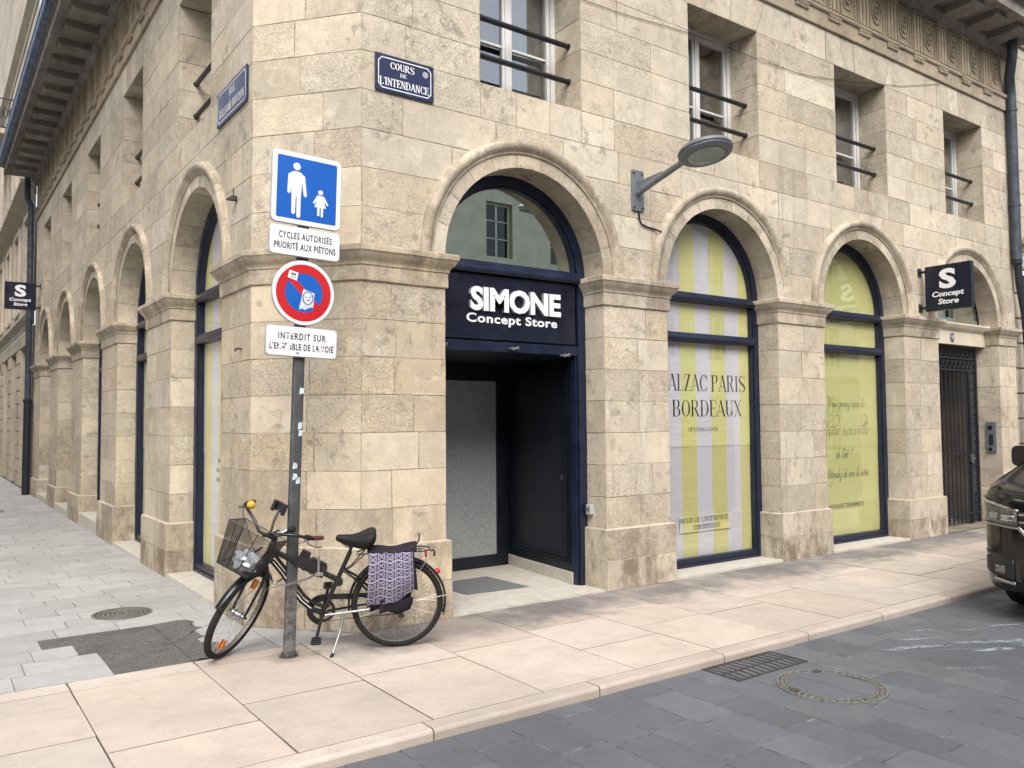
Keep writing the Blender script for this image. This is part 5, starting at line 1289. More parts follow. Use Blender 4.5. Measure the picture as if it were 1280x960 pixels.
# ================================================================== IRON COVERS IN THE GROUND
def cover(name, cx, cy, z, r, label, kind):
    t_ = thing(name, label, 'manhole', (cx, cy, z)); m = MB(); Q = lambda u, v, w=0: Vector((u, v, w))
    def rg(a, b, w0, w1): A = circ(0, 0, a, n=56); A.append(A[0]); B = circ(0, 0, b, n=56); B.append(B[0]); m.ring(A, B, Q, w0, w1, caps=False)
    if kind == 'road':
        rg(r, r-.016, -.01, .006); rg(r-.058, r-.070, -.01, .006)
        fr_ = m.build('ring', 'ringiron', t_)
        m = MB()
        for k in range(44):
            a = 2*PI*k/44; a2 = a+.09
            m.prism([((r-.052)*math.cos(a), (r-.052)*math.sin(a)), ((r-.022)*math.cos(a), (r-.022)*math.sin(a)), ((r-.022)*math.cos(a2), (r-.022)*math.sin(a2)), ((r-.052)*math.cos(a2), (r-.052)*math.sin(a2))], Q, .001, .005)
        m.prism(circ(0, 0, r-.002, n=56), Q, .0, .0022, 1)
        m.build('stud', ['ringiron', 'castiron'], t_)
        m = MB()
        hb = r-.075
        for (a, b) in ((-.5, -.02), (-.02, .36)):
            pts = [(x, y) for x, y in circ(0, 0, hb, n=48)]
            q = [(max(min(x, b*r*2-.004), a*r*2+.004), y) for x, y in pts]; m.prism(q, Q, .0, .0058, tone=(.55, .4, .5))
        m.build('stone_infill', 'slate', t_)
        m = MB()
        for a in (2.85, -.3+1.2): m.prism([((r-.05)*math.cos(a)+x, (r-.05)*math.sin(a)+y) for x, y in circ(0, 0, .045, .03, 12)], Q, .0, .0075)
        m.build('lifting_key', 'castiron', t_)
    else:
        m.prism(circ(0, 0, r, n=40), Q, -.01, .002, 1)
        rg(r, r-.02, .0, .006)
        for k in range(5): rg(r*.82-k*.038, r*.82-k*.038-.018, .0, .005)
        m.build('lid', ['ringiron', 'castiron'], t_)
cover('manhole_cover', 4.88, 3.24, ROADZ+.002, .345, 'round manhole cover with studded ring and slate infill in the road by the drain grate', 'road')
cover('manhole_cover', 1.50, 8.10, .0015, .25, 'small round ribbed iron cover in the grey side street paving', 'side')
gt = thing('drain_grate', 'rusty slotted iron drain grate in the road against the pink kerb', 'drain grate', (4.86, 3.83, ROADZ))
m = MB(); m.box(-.38, .38, -.165, .163, -.1, -.02); m.build('pit', 'room', gt)
m = MB()
for y in (-.165, .145): m.box(-.38, .38, y, y+.018, -.03, .006)
for x in (-.38, .362): m.box(x, x+.018, -.147, .145, -.03, .006)
for k in range(11):
    x = -.335+.0635*k
    m.prism([(x, -.147), (x+.014, -.147), (x+.032, 0), (x+.014, .145), (x, .145), (x+.018, 0)], lambda u, v, w: Vector((u, v, w)), -.03, .005)
m.box(-.362, .362, -.012, .012, -.03, .003); m.build('grate_bars', 'castiron', gt)
m = MB(); m.prism([(1.0, 0), (1.55, .02), (1.53, .12), (.98, .09)], lambda u, v, w: Vector((u-1+.42-.9, v-.30, w)), 0, .005) if False else None
# small square cover far down the side street
cv = thing('access_cover', 'flat rectangular cover plate in the grey paving near the far drainpipe', 'manhole', (1.0, 19.3, .001)); m = MB(); m.box(-.38, .38, -.28, .28, -.01, .004); m.build('lid', 'ringiron', cv)
# ================================================================== BICYCLE
BM = Matrix.Translation((2.959, 5.636, 0)) @ Matrix.Rotation(2.701, 4, 'Z') @ Matrix.Rotation(-.162, 4, 'X')
bike = thing('bicycle', 'black city bicycle with wire basket and front wheel turned sharply, leaning by the sign post', 'bicycle', mat=BM)
RW, AL, DE = .343, .411, 1.147
HUB = Vector((1.169, 0, RW)); FV = Vector((math.cos(AL), 0, math.sin(AL))); AXV = Vector((-math.sin(AL), 0, math.cos(AL)))
AP = HUB-FV*.053; SR = Matrix.Rotation(DE, 3, AXV)
def st(p): return AP+SR @ (Vector(p)-AP)
SB = Vector((.895, 0, .985))
def hb(a, b, c): return SB+SR @ (FV*a+Vector((0, b, 0))+AXV*c)
def wheel(hub, T, name_label=None):
    m = MB(); n = 60
    C_ = lambda r, a, y: T(hub+Vector((r*math.cos(a), y, r*math.sin(a))))
    m.tube([T(hub+Vector((0, -.05, 0))), T(hub+Vector((0, .05, 0)))], .018, 10)
    for y in (-.028, .028): m.tube([T(hub+Vector((0, y-.002, 0))), T(hub+Vector((0, y+.002, 0)))], .03, 12)
    for k in range(36):
        a = 2*PI*k/36; s = 1 if k % 2 else -1; e = .26*(1 if k % 4 < 2 else -1)
        m.tube([C_(.028, a+e*3, .028*s), C_(.303, a, .004*s)], .0011, 4, cap=False)
    w = m.build('wheel', 'steel', bike, smooth=40)
    m = MB(); prof = [(.300, -.012), (.296, -.010), (.296, .010), (.300, .012), (.316, .013), (.318, .009), (.318, -.009), (.316, -.013)]
    m.grid([[C_(r, 2*PI*k/n, y) for r, y in prof] for k in range(n+1)], 0, True); m.build('rim', 'alloy', w, smooth=40)
    m = MB(); rows = []
    for k in range(n*2+1):
        a = 2*PI*k/(n*2); d = .0022*(k % 2)
        rows.append([C_(.3195+(.0245-(d if math.cos(q) > .4 else 0))*math.cos(q), a, .0255*math.sin(q)) for q in [2*PI*i/12 for i in range(12)]])
    m.grid(rows, 0, True); m.build('tyre', 'rubber', w, smooth=60)
    return w
M['alloy'] = simple('dull_alloy_rim', (.34, .31, .27), .45, .5, .6, var=.2)
idT = lambda p: p
rw = wheel(Vector((0, 0, RW)), idT); fw = wheel(HUB, st)
m = MB(); q = HUB+Vector((.235*math.cos(2.75), .012, .235*math.sin(2.75)))
for a in (2.2, 5.3):
    for s in (-.014, .008): m.prism([(.20, -.022), (.27, -.03), (.27, .03), (.20, .022)], lambda r, t_, w, a=a: st(HUB+Vector((r*math.cos(a)-t_*math.sin(a), w, r*math.sin(a)+t_*math.cos(a)))), s, s+.006)
m.build('spoke_reflector', 'amber', fw)
def fender(hub, T, a0, a1, w, name, R=.367):
    m = MB(); rows = []
    for k in range(33):
        a = math.radians(a0+(a1-a0)*k/32)
        rows.append([T(hub+Vector(((R-.016*(abs(q)**2))*math.cos(a), w*q, (R-.016*(abs(q)**2))*math.sin(a)))) for q in (-1, -.8, -.4, 0, .4, .8, 1)])
    m.grid(rows); return m.build(name, 'bikepaint', bike, smooth=60, solid=.002)
fender(Vector((0, 0, RW)), idT, -8, 197, .030, 'rear_mudguard'); ff = fender(HUB, st, 42, 168, .032, 'front_mudguard')
for y in (-.055, .055):
    m = MB(); m.tube([(0, y, RW), (-.37*math.cos(.15), y*.6, RW+.37*math.sin(.15))], .003, 5); m.tube([(0, y, RW), (-.2, y*.6, RW+.31)], .003, 5); m.build('mudguard_stay', 'alloy', bike)
    m = MB(); m.tube([st(HUB+Vector((0, y, 0))), st(HUB+Vector((-.352, y*.6, .10)))], .003, 5); m.build('mudguard_stay', 'alloy', bike)
BB = Vector((.55, 0, .29)); m = MB()
m.tube([BB, (.347, 0, .752)], .0165, 12); m.tube([BB+Vector((0, -.036, 0)), BB+Vector((0, .036, 0))], .022, 12)
dt = [(.950, 0, .735), (.895, 0, .690), (.83, 0, .60), (.765, 0, .49), (.70, 0, .39), (.63, 0, .325), BB]
m.tube(dt, .020, 12); m.tube([(x-.02, 0, z+.04) for x, y, z in dt[:-1]]+[(.53, 0, .335)], .012, 10)
m.tube([(.43, 0, .535), (.55, 0, .60), (.70, 0, .665), (.92, 0, .79)], .021, 12)
m.tube([AP+AXV*.40, AP+AXV*.60], .022, 14)
for s in (-1, 1):
    m.tube([(0, s*.062, RW), (.16, s*.06, .40), (.30, s*.045, .545), (.405, s*.018, .62)], .009, 8)
    if s < 0: m.tube([(0, s*.062, RW), (.25, s*.055, .32), BB+Vector((-.03, s*.03, 0))], .010, 8)
m.prism(circ(.43, .525, .03, n=12), lambda u, v, w: Vector((u, w, v)), -.022, .022)
frm = m.build('frame', 'bikepaint', bike, smooth=45)
m = MB(); m.tube([(0, .062, RW), (.25, .055, .318), BB+Vector((-.02, .035, -.005))], .0095, 8); m.build('chain_stay', 'steel', bike, smooth=50)
m = MB(); m.tube([(x, .0195, z+.012) for x, y, z in dt[1:-1]], .0032, 5); m.build('tube_highlight', 'letter', frm)  # white line painting in the highlight along the down tube
m = MB()                                     # fork, steered
for s in (-1, 1): m.tube([st(AP+AXV*.40+Vector((0, s*.02, 0))), st(AP+AXV*.36+Vector((0, s*.05, 0))), st(HUB*.35+(AP+AXV*.36)*.65+Vector((0, s*.058, 0))), st(HUB+Vector((.004, s*.055, 0)))], [.014, .014, .012, .009], 10)
m.tube([st(AP+AXV*.36+Vector((0, -.05, 0))), st(AP+AXV*.385), st(AP+AXV*.36+Vector((0, .05, 0)))], .015, 10)
m.tube([AP+AXV*.58, AP+AXV*.66], .014, 10); m.tube([st(AP+AXV*.64), hb(-.03, 0, -.10), hb(.05, 0, -.09)], .015, 10)
m.tube([st(HUB+Vector((0, -.075, 0))), st(HUB+Vector((0, .075, 0)))], .008, 8)
m.build('fork', 'bikepaint', bike, smooth=45)
def bar(s): return [(.05, 0, -.09), (.05, .05*s, -.088), (.045, .12*s, -.03), (.025, .20*s, .002), (-.03, .265*s, .008), (-.10, .288*s, .004), (-.225, .305*s, 0)]
m = MB(); m.tube([hb(*p) for p in bar(-1)[::-1][:-1]]+[hb(*p) for p in bar(1)], .0115, 10); hbar = m.build('handlebar', 'bikepaint', bike, smooth=50)
for s in (-1, 1):
    m = MB(); m.tube([hb(-.10, .288*s, .004), hb(-.105, .289*s, .004), hb(-.20, .302*s, .001), hb(-.23, .306*s, 0)], [.0155, .018, .017, .0165], 12); m.build('grip', 'brown', hbar, smooth=50)
    m = MB(); m.tube([hb(-.03, .262*s, -.005), hb(-.04, .31*s, -.03), hb(-.10, .335*s, -.045), hb(-.19, .345*s, -.05)], [.008, .007, .006, .007], 6)
    m.build('brake_lever', 'steel', hbar, smooth=50)
    m = MB(); m.tube([hb(-.035, .262*s, .008), hb(-.07, .278*s, .006)], .021, 10); m.tube([hb(-.03, .27*s, -.02), hb(.0, .24*s, -.05), hb(.06, .12*s, -.12), hb(.02, .03*s, -.25)], .003, 5); m.build('brake_clamp', 'black', hbar, smooth=50)
m = MB(); c_ = hb(-.01, -.215, .035); m.lathe([(0, .032), (.016, .028), (.028, .016), (.032, 0), (.030, -.012), (.024, -.02), (0, -.02)], c_, (0.1, .3, 1), 18); m.build('bell', 'yellow', hbar, smooth=50)
m = MB(); m.tube([hb(.03, .03, -.08), hb(.0, .0, .02), hb(-.04, -.015, .09)], .010, 8)
P3 = lambda u, v, w: hb(-.045+w, u-.015, .10+v)
m.prism(rrect(-.045, .045, -.02, .045, .012), P3, -.018, .010); m.prism(rect(-.055, -.03, -.03, .05), P3, .008, .03); m.prism(rect(.03, .055, -.03, .05), P3, .008, .03); m.build('phone_mount', 'black', hbar, smooth=40)
m = MB(); hp = hb(.02, .09, -.035); m.lathe([(.03, -.04), (.026, -.036), (.014, -.01), (.010, .03)], hp, (.75, .55, .1), 16); m.build('horn', 'chrome', hbar, smooth=50)
m = MB(); hq = hp+Vector((-.085, 0, .025)); m.lathe([(.001, .028), (.015, .025), (.026, .01), (.027, -.004), (.02, -.02), (.009, -.03), (.008, -.06)], hq, (-.8, 0, .35), 16); m.build('horn_bulb', 'rubber', hbar, smooth=60)
# basket of fine wire mesh
def bk(u, v, t_):                            # u across -1..1, v fore-aft 0..1, t_ height 0..1
    return hb(.055+(.075*(1-t_))+v*(.235-.05*(1-t_)), u*(.125+.055*t_), -.325+.285*t_+.02*(v-.5)*t_)
bkt = None
def wires(nu, nt, fn):
    m = MB()
    rows = [[fn(i/nu, j/nt) for i in range(nu+1)] for j in range(nt+1)]; m.grid(rows); return m
m = MB()
for nm, fn, nu, nt in (('f', lambda a, b: bk(2*a-1, 1, b), 28, 20), ('b', lambda a, b: bk(2*a-1, 0, b), 28, 20), ('l', lambda a, b: bk(-1, a, b), 17, 20), ('r', lambda a, b: bk(1, a, b), 17, 20), ('o', lambda a, b: bk(2*a-1, b, 0), 24, 14)):
    m.grid([[fn(i/nu, j/nt) for i in range(nu+1)] for j in range(nt+1)])
m2 = MB()
rim = [bk(-1, 0, 1), bk(-.6, 0, 1), bk(.6, 0, 1), bk(1, 0, 1), bk(1, .5, 1), bk(1, 1, 1), bk(0, 1, 1), bk(-1, 1, 1), bk(-1, .5, 1)]
def loop(t_): return [bk(-1, 0, t_), bk(0, 0, t_), bk(1, 0, t_), bk(1, .5, t_), bk(1, 1, t_), bk(0, 1, t_), bk(-1, 1, t_), bk(-1, .5, t_)]
m2.tube(loop(1.0), .0042, 6, closed=True); m2.tube(loop(0), .0036, 6, closed=True)
for u, v in ((-1, 0), (1, 0), (1, 1), (-1, 1), (-.33, 1), (.33, 1), (-1, .5), (1, .5)): m2.tube([bk(u, v, 1), bk(u, v, .5), bk(u, v, 0)], .0028, 5)
for u in (-.5, 0, .5): m2.tube([bk(u, 0, 0), bk(u, 1, 0)], .003, 5)
m2.tube([hb(.02, 0, -.10), bk(0, 0, .8)], .008, 6); m2.tube([hb(.0, 0, -.2), bk(0, 0, .35)], .008, 6)
bkt = m2.build('basket', 'black', bike, smooth=50)
wm = m.build('wire_mesh', 'black', bkt, weld=1e-4)
wf = wm.modifiers.new('wire', 'WIREFRAME'); wf.thickness = .0036; wf.use_replace = True; wf.use_even_offset = False
# saddle and post
m = MB(); m.tube([(.356, 0, .735), (.338, 0, .79)], .0125, 10); m.tube([(.347, -.03, .785), (.347, .03, .785)], .012, 8)
for s in (-.02, .02): m.tube([(.24, s*1.6, .82), (.30, s, .79), (.37, s, .79), (.42, s*.6, .83)], .0045, 6)
for s in (-1, 1):
    pts = [(.205+.013*math.cos(k*.9), s*.052+.013*math.sin(k*.9), .765+.0035*k) for k in range(22)]; m.tube(pts, .0028, 5)
m.build('seat_post', 'black', bike, smooth=50)
m = MB(); rows = []
for x, hw, zt, zb in ((.452, .008, .858, .846), (.447, .022, .873, .836), (.43, .029, .880, .826), (.39, .036, .878, .812), (.345, .050, .876, .792), (.30, .074, .882, .778), (.26, .100, .898, .768), (.22, .118, .915, .770), (.19, .118, .922, .79), (.168, .104, .917, .82), (.158, .07, .900, .85)):
    r_ = []
    for k in range(20):
        a = 2*PI*k/20; ca, sa = math.cos(a), math.sin(a); sx = abs(ca)**.75*(1 if ca > 0 else -1); sz = abs(sa)**.75*(1 if sa > 0 else -1)
        zc_ = (zt+zb)/2; dip = -.012*(1-abs(sx)) if sa > 0 and x < .3 else 0
        yy = hw*sx*(1 if sa > -.2 else .72); r_.append((x, yy, zc_+(zt-zb)/2*sz+dip))
    rows.append(r_)
m.grid(rows, 0, True); m.face(rows[0]); m.face(rows[-1]); m.build('saddle', 'saddle', bike, smooth=70)
# cranks, chain guard, gears
m = MB(); Q = lambda u, v, w: Vector((u, w, v))
A = circ(.55, .29, .092, n=36); A.append(A[0]); B = circ(.55, .29, .070, n=36); B.append(B[0]); m.ring(A, B, Q, -.052, -.048, caps=False)
for k in range(5):
    a = k*2*PI/5; m.tube([(.55, -.05, .29), (.55+.08*math.cos(a), -.05, .29+.08*math.sin(a))], .007, 6)
for y0, y1, ex, ez in ((.04, .085, .588, .135), (-.06, -.10, .512, .445)): m.tube([(.55, y0, .29), ((.55+ex)/2, (y0+y1)/2, (.29+ez)/2), (ex, y1, ez)], [.014, .011, .012], 8)
m.tube([BB+Vector((0, -.07, 0)), BB+Vector((0, .055, 0))], .012, 10)
m.build('crank', 'black', bike, smooth=45)
for y, ex, ez in ((.135, .588, .135), (-.15, .512, .445)):
    m = MB()
    for d in (-.035, .025): m.box(ex+d, ex+d+.012, y-.045, y+.045, ez-.011, ez+.011)
    for d in (-.045, 0, .04): m.box(ex-.03, ex+.03, y+d, y+d+.008, ez-.012, ez+.012)
    m.build('pedal', 'black', bike, bev=.003)
m = MB(); out = [(.55+.118*math.cos(a), .29+.118*math.sin(a)) for a in [math.radians(-100+200*k/16) for k in range(17)]]
out = [(.55+.118*math.cos(math.radians(a)), .29+.118*math.sin(math.radians(a))) for a in range(-80, 91, 10)]+[(.30, .415), (.05, .405), (.05, .365), (.30, .365)]+[(.55+.082*math.cos(math.radians(a)), .29+.082*math.sin(math.radians(a))) for a in range(90, -81, -10)]
n = 18; A = out[:n]+[(.30, .408), (.06, .400)]; B = out[-n:][::-1]+[(.30, .362), (.06, .360)]; m.ring(A, B, Q, -.066, -.056); m.build('chain_guard', 'black', bike)
m = MB(); m.tube([(.55, -.05, .205), (.25, -.05, .225), (-.02, -.05, .235)], .004, 5); m.tube([(.0, -.05, .39), (.3, -.05, .38)], .004, 5)
m.prism(circ(0, RW, .052, n=24), Q, -.05, -.034); m.prism(circ(-.012, .285, .024, n=14), Q, -.056, -.044); m.prism(circ(-.03, .222, .024, n=14), Q, -.056, -.044); m.prism([(-.025, .29), (0, .29), (-.015, .22), (-.045, .22)], Q, -.066, -.056)
m.build('gears', 'black', bike, smooth=45)
m = MB(); m.tube([(.40, .045, .285), (.405, .06, .235), (.42, .09, .18), (.462, .165, .075), (.478, .195, .036)], [.011, .010, .0085, .008, .008], 8); m.build('kickstand', 'steel', bike, smooth=50)
m = MB(); m.tube([(.470, .183, .055), (.482, .203, .033)], .0115, 8); m.build('kickstand_foot', 'rubber', bike)
# rack and rear lights
m = MB()
for s in (-1, 1):
    m.tube([(.30, s*.03, .735), (.24, s*.06, .748), (-.05, s*.065, .752), (-.19, s*.06, .752), (-.235, s*.03, .752), (-.238, 0, .752)], .0055, 6)
    m.tube([(-.06, s*.066, .748), (-.02, s*.068, .5), (0, s*.066, RW+.01)], .005, 6); m.tube([(.05, s*.066, .748), (.01, s*.068, .5), (0, s*.066, RW+.01)], .005, 6)
    m.tube([(.24, s*.05, .745), (.34, s*.02, .64), (.39, s*.015, .61)], .005, 6)
for x in (.2, .08, -.04, -.16): m.tube([(x, -.062, .750), (x, .062, .750)], .0045, 6)
m.tube([(.2, 0, .752), (-.2, 0, .752)], .0045, 6); m.tube([(-.235, .05, .752), (-.26, .05, .756), (-.27, .05, .74), (-.265, .05, .71)], .008, 6)
rk = m.build('luggage_rack', 'black', bike, smooth=45)
m = MB(); m.box(-.215, -.20, -.04, .04, .695, .735); m.build('rack_reflector', 'red', rk, bev=.004)
m = MB(); a = math.radians(142); c_ = Vector((.378*math.cos(a), 0, RW+.378*math.sin(a))); m.lathe([(.024, -.012), (.024, .0), (.017, .014), (.001, .02)], c_, (-.78, 0, .6), 12); m.build('tail_light', 'red', bike, smooth=40)
# lock case on the top tube
m = MB(); T_ = lambda u, v, w: Vector((.63, 0, .655))+Vector((.882, 0, .47))*u+Vector((-.47, 0, .882))*v+Vector((0, w, 0))
m.prism(rrect(-.115, .11, -.045, .045, .012), T_, -.03, .03); m.prism(rrect(-.10, .02, .046, .062, .006), T_, -.018, .022); m.prism(rrect(.04, .11, .04, .085, .01), T_, -.02, .02)
for u in (-.08, -.03, .03): m.prism(rect(u, u+.018, -.05, .05), T_, -.034, .034)
lc = m.build('lock_case', 'black', bike, bev=.003)
m = MB(); m.tube([(.575, .04, .60), (.572, .045, .69), (.575, .04, .735)], .011, 8); m.box(.54, .60, .01, .055, .59, .615); m.build('clamp_lever', 'steel', lc, bev=.003)
# lock links round the post
lk = thing('bicycle_lock', 'steel link lock looped round the grey sign post and the bicycle frame', 'bicycle lock'); m = MB()
pts = [Vector(p) for p in ((2.455, 5.85, .605), (2.385, 5.825, .575), (2.315, 5.82, .548), (2.245, 5.815, .540), (2.165, 5.83, .525), (2.115, 5.89, .515), (2.15, 5.965, .53), (2.23, 6.0, .55))]
for a, b in zip(pts, pts[1:]):
    d = (b-a).normalized(); up = Vector((0, 0, 1)); n_ = d.cross(up).normalized(); up = n_.cross(d)
    P = lambda u, v, w: a+d*u+up*v+n_*w
    m.prism(rrect(-.006, (b-a).length+.006, -.007, .007, .0065, 4), P, -.002, .002); m.prism(circ(0, 0, .006, n=8), P, -.006, .006)
m.build('links', 'steel', lk)
# patterned pannier bag over the rack
pb = thing('pannier_bag', 'lilac and dark patterned cloth bag hung over the bicycle rack', 'bag', mat=BM.copy())
NX, NZ = 20, 22
def bagp(i, j):
    u, v = i/NX, j/NZ                        # u from the saddle side back, v from the top down
    x = .212-.315*u+.02*v-.03*v*u; z = .757-.385*v+.125*v*u**2.0+.012*math.sin(u*5+1)*v
    y = .078+.085*math.sin(min(1, v*1.35)*PI*.62)+.010*math.sin(u*9+v*3)+.006*math.sin(v*11)
    return x, y, z, u, v
m = MB(); m.uv = []
for j in range(NZ+1):
    for i in range(NX+1):
        x, y, z, u, v = bagp(i, j); m.v.append((x, y, z)); m.uv.append((u*.315/.40, 1-v))
for j in range(NZ):
    for i in range(NX): m.f.append((j*(NX+1)+i, j*(NX+1)+i+1, (j+1)*(NX+1)+i+1, (j+1)*(NX+1)+i)); m.mi.append(0); m.tn.append((.5, .5, 0))
m.build('front_cloth', 'bagcloth', pb, smooth=180, solid=.003)
m = MB(); rows = []
for j in range(9):
    v = j/8; rows.append([(.205-.30*u, (.07+.09*math.sin(v*2.2))*(1-.75*0)-.0, .735-.42*v+.02*math.sin(u*7)) for u in [i/10 for i in range(11)]])
rows = [[(x, y*.55+.015, z) for x, y, z in r] for r in rows]; m.grid(rows)
e = [Vector(bagp(NX, j)[:3]) for j in range(NZ+1)]
m.grid([[p for p in e], [p+Vector((-.012-.02*k/NZ, -.06, -.03*k/NZ)) for k, p in enumerate(e)]])
e2 = [Vector(bagp(i, NZ)[:3]) for i in range(NX+1)]; m.grid([e2, [p+Vector((-.004, -.05, -.03+.05*k/NX)) for k, p in enumerate(e2)]])
m.build('lining', 'bagdark', pb, smooth=180, solid=.003)
m = MB(); rows = []                           # slack top, standing up at the back
for i in range(13):
    u = i/12; x = .225-.36*u; pk = .012+.03*u**3+.012*math.sin(u*9)
    rows.append([(x, -.075, .742), (x, -.055, .762+pk*.6), (x-.004, 0, .765+pk), (x, .05, .763+pk*.5), (x, .080, .752)])
m.grid(rows); m.tube([(-.13, .02, .785), (-.155, .01, .82), (-.16, .0, .87)], .004, 5); m.build('flap', 'bagdark', pb, smooth=180, solid=.003)
m = MB(); rows = []
for j in range(9):
    v = j/8; rows.append([(.13-.24*u+.01*v, .155-.02*v, .43-.12*v+.05*u*v+.01*math.sin(u*8)) for u in [i/8 for i in range(9)]])
m.grid(rows); m.build('torn_hem', 'bagdark', pb, smooth=180, solid=.003)
# crumpled bag in the basket
m = MB(); rows = []
for j in range(13):
    a = PI*j/12; rows.append([])
    for k in range(20):
        b = 2*PI*k/20; r = 1+.22*math.sin(3*b+j*.9)+.15*math.sin(5*b-j*1.7)+.1*math.sin(7*a+b*2)
        p = bk(.30+.62*r*math.sin(a)*math.cos(b), .62+.40*r*math.sin(a)*math.sin(b), .26+.20*r*math.cos(a)); rows[-1].append(BM @ p)
m.grid(rows, 0, True); cbg = m.build('plastic_bag', 'bagplastic', smooth=50); tag(cbg, 'crumpled pale plastic bag lying in the bicycle basket', 'bag')
# ================================================================== PARKED VAN
van = thing('parked_van', 'black van parked on the slate road with only its front corner showing', 'van', mat=Matrix.Translation((7.57, 2.65, ROADZ)) @ Matrix.Rotation(PI, 4, 'Z'))
OUT = [(0, 0), (.006, .30), (.02, .50), (.05, .66), (.10, .78), (.17, .87), (.26, .93), (.42, .968), (.7, .985), (6, .985)]
def outl(y):
    y = abs(y)
    for (d0, y0), (d1, y1) in zip(OUT, OUT[1:]):
        if y <= y1: return d0+(d1-d0)*(y-y0)/(y1-y0)
    return .7
def lerp(tab, x):
    for (a, p), (b, q) in zip(tab, tab[1:]):
        if x <= b: return p+(q-p)*(x-a)/(b-a)
    return tab[-1][1]
ZT = [(0, 1.0), (.02, 1.05), (.06, 1.085), (.12, 1.115), (.26, 1.16), (.5, 1.22), (.85, 1.30), (1.02, 1.35), (1.35, 1.66), (1.66, 1.90), (1.85, 1.97), (2.2, 2.0), (4.7, 1.98), (4.95, 1.93), (5.02, 1.85)]
ZB = [(0, .32), (.05, .27), (.2, .235), (.5, .22), (4.7, .22), (5.02, .32)]
WT = [(0, .18), (.3, .2), (1.02, .16), (1.35, .24), (1.66, .27), (2.2, .25), (5.02, .25)]
m = MB(); rows = []
for d in (0, .006, .02, .05, .075, .10, .135, .17, .215, .26, .34, .42, .55, .7, .85, 1.0, 1.05, 1.15, 1.25, 1.35, 1.45, 1.55, 1.66, 1.75, 1.85, 2.0, 2.2, 3, 4, 4.7, 4.85, 4.95, 5.02):
    w_ = max(.50 if d < .02 else .1, lerp([(q[0], q[1]) for q in OUT[2:]], d)) if d >= .02 else (.36 if d == 0 else .44)
    if d > 4.8: w_ -= (d-4.8)*.25
    z0, zt, ti = lerp(ZB, d), lerp(ZT, d), lerp(WT, d)
    zs = min(zt-.10, 1.12) if d > 1.02 else zt-.10
    pts = [(0, z0), (w_-.10, z0)]+[(w_-.10+.10*math.sin(k*PI/8), z0+.12-.12*math.cos(k*PI/8)) for k in (1, 2, 3, 4)]+[(w_+.012*math.sin(PI*k/6), z0+.12+(zs-z0-.12)*k/6) for k in range(1, 6)]
    pts += [(w_-ti*(1-math.cos(k*PI/10))*1., zs+(zt-zs)*math.sin(k*PI/10)) for k in range(0, 5)]+[(max(.02, w_-ti-.02), zt), ((w_-ti)*.5, zt+.012), (0, zt+.016)]
    rows.append([(-d, y, z) for y, z in pts]+[(-d, -y, z) for y, z in pts[-2:0:-1]])
m.grid(rows, 0, True); m.face(rows[0]); m.face(rows[-1])
bod = m.build('body', 'carpaint', van, smooth=50, weld=1e-5)
def strip(ya, yb, zf, zt, off, mat, name, parent, n=14, slope=.06):
    for s in (1, -1):
        m = MB(); r = []
        for q in range(5):
            row = []
            for k in range(n+1):
                y = ya+(yb-ya)*k/n; t_ = k/n; a, b = zf(t_), zt(t_); z = a+(b-a)*q/4
                d = outl(y)-off; row.append((-d, s*(y+(off+.012 if y > .8 else off*.6)), z))
            r.append(row)
        m.grid(r); o = m.build(name, mat, parent, smooth=60, solid=.012)
    return o
M['headglass'] = simple('headlight_glass', (.16, .16, .15), .06, .8, .3, var=.6, sc=20)
strip(.58, .955, lambda t: .815+.03*t, lambda t: .955+.085*t, .004, 'headglass', 'headlight', van)
strip(.56, .955, lambda t: .945+.08*t, lambda t: .962+.088*t, .010, 'chrome', 'headlight_trim', van)
strip(.60, .72, lambda t: .86, lambda t: .91, .010, 'chrome', 'headlight_reflector', van)
strip(.76, .82, lambda t: .87, lambda t: .92, .010, 'steel', 'headlight_reflector', van)
strip(0, .56, lambda t: .72, lambda t: .95, .003, 'carplastic', 'grille', van)
for z in (.925, .86, .79): strip(0, .56, lambda t: z-.01, lambda t: z+.008, .010, 'chrome' if z > .9 else 'steel', 'grille_bar', van)
strip(.30, .56, lambda t: .50+.30*t, lambda t: .535+.30*t, .012, 'chrome', 'chrome_blade', van)
strip(.56, .93, lambda t: .795+.025*t, lambda t: .81+.025*t, .008, 'steel', 'headlight_underline', van)
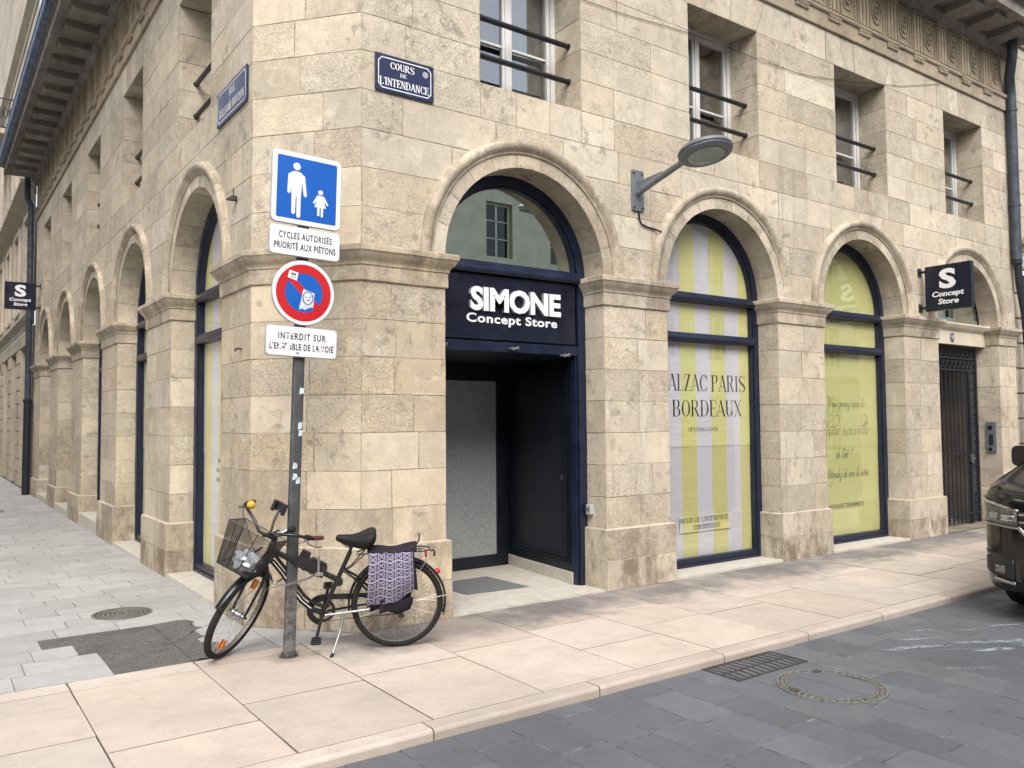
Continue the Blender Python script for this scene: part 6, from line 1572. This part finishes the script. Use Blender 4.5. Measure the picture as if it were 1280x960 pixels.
strip(.62, .90, lambda t: .33+.08*t, lambda t: .53, .004, 'carplastic', 'fog_lamp_recess', van)
strip(.60, .80, lambda t: .32+.20*(1-t)*0+.02*t, lambda t: .345+.02*t, .012, 'steel', 'fog_lamp_blade', van)
strip(.70, .79, lambda t: .40, lambda t: .47, .010, 'headglass', 'fog_lamp', van)
strip(0, .56, lambda t: .36, lambda t: .50, .004, 'carplastic', 'air_intake', van)
strip(0, .94, lambda t: .56, lambda t: .575, .004, 'carplastic', 'bumper_seam', van)
m = MB(); m.grid([[(-1.06, y*.80, 1.395+.0*abs(y)) for y in (-1, -.5, 0, .5, 1)], [(-1.36, y*.75, 1.68) for y in (-1, -.5, 0, .5, 1)], [(-1.66, y*.68, 1.90) for y in (-1, -.5, 0, .5, 1)]]); m.build('windscreen', 'carglass', van, smooth=60, solid=.02)
for s in (1, -1):
    m = MB(); m.face([(-1.45, s*.985, 1.10), (-2.35, s*.985, 1.08), (-2.35, s*.80, 1.80), (-1.85, s*.81, 1.76)]); m.build('side_window', 'carglass', van, solid=.02)
    m = MB(); m.prism(rrect(s*1.06-.10, s*1.06+.09, 1.27, 1.47, .05), lambda u, v, w: Vector((-1.36+w, u, v)), -.05, .04); m.prism(rrect(s*1.06-.08, s*1.06+.07, 1.29, 1.45, .05), lambda u, v, w: Vector((-1.36+w, u, v)), .04, .09); m.tube([(-1.42, s*.93, 1.20), (-1.38, s*1.04, 1.30)], .05, 8); m.build('mirror', 'carpaint', van, smooth=60)
    for d in (.92, 3.95):
        m = MB(); m.lathe([(.20, -.02), (.22, .0), (.32, .0), (.345, -.02), (.35, -.05), (.35, -.17), (.33, -.2), (.15, -.2)], (-d, s*.985, .35), (0, s, 0), 32)
        wl_ = m.build('wheel', 'rubber', van, smooth=40)
        m = MB(); m.lathe([(0, -.02), (.06, -.012), (.20, -.03), (.215, -.012)], (-d, s*.985, .35), (0, s, 0), 24); m.build('rim', 'steel', wl_, smooth=40)
for o in SC.objects:
    if o.type == 'MESH' and o.parent is not None and 'kind' in o: del o['kind']
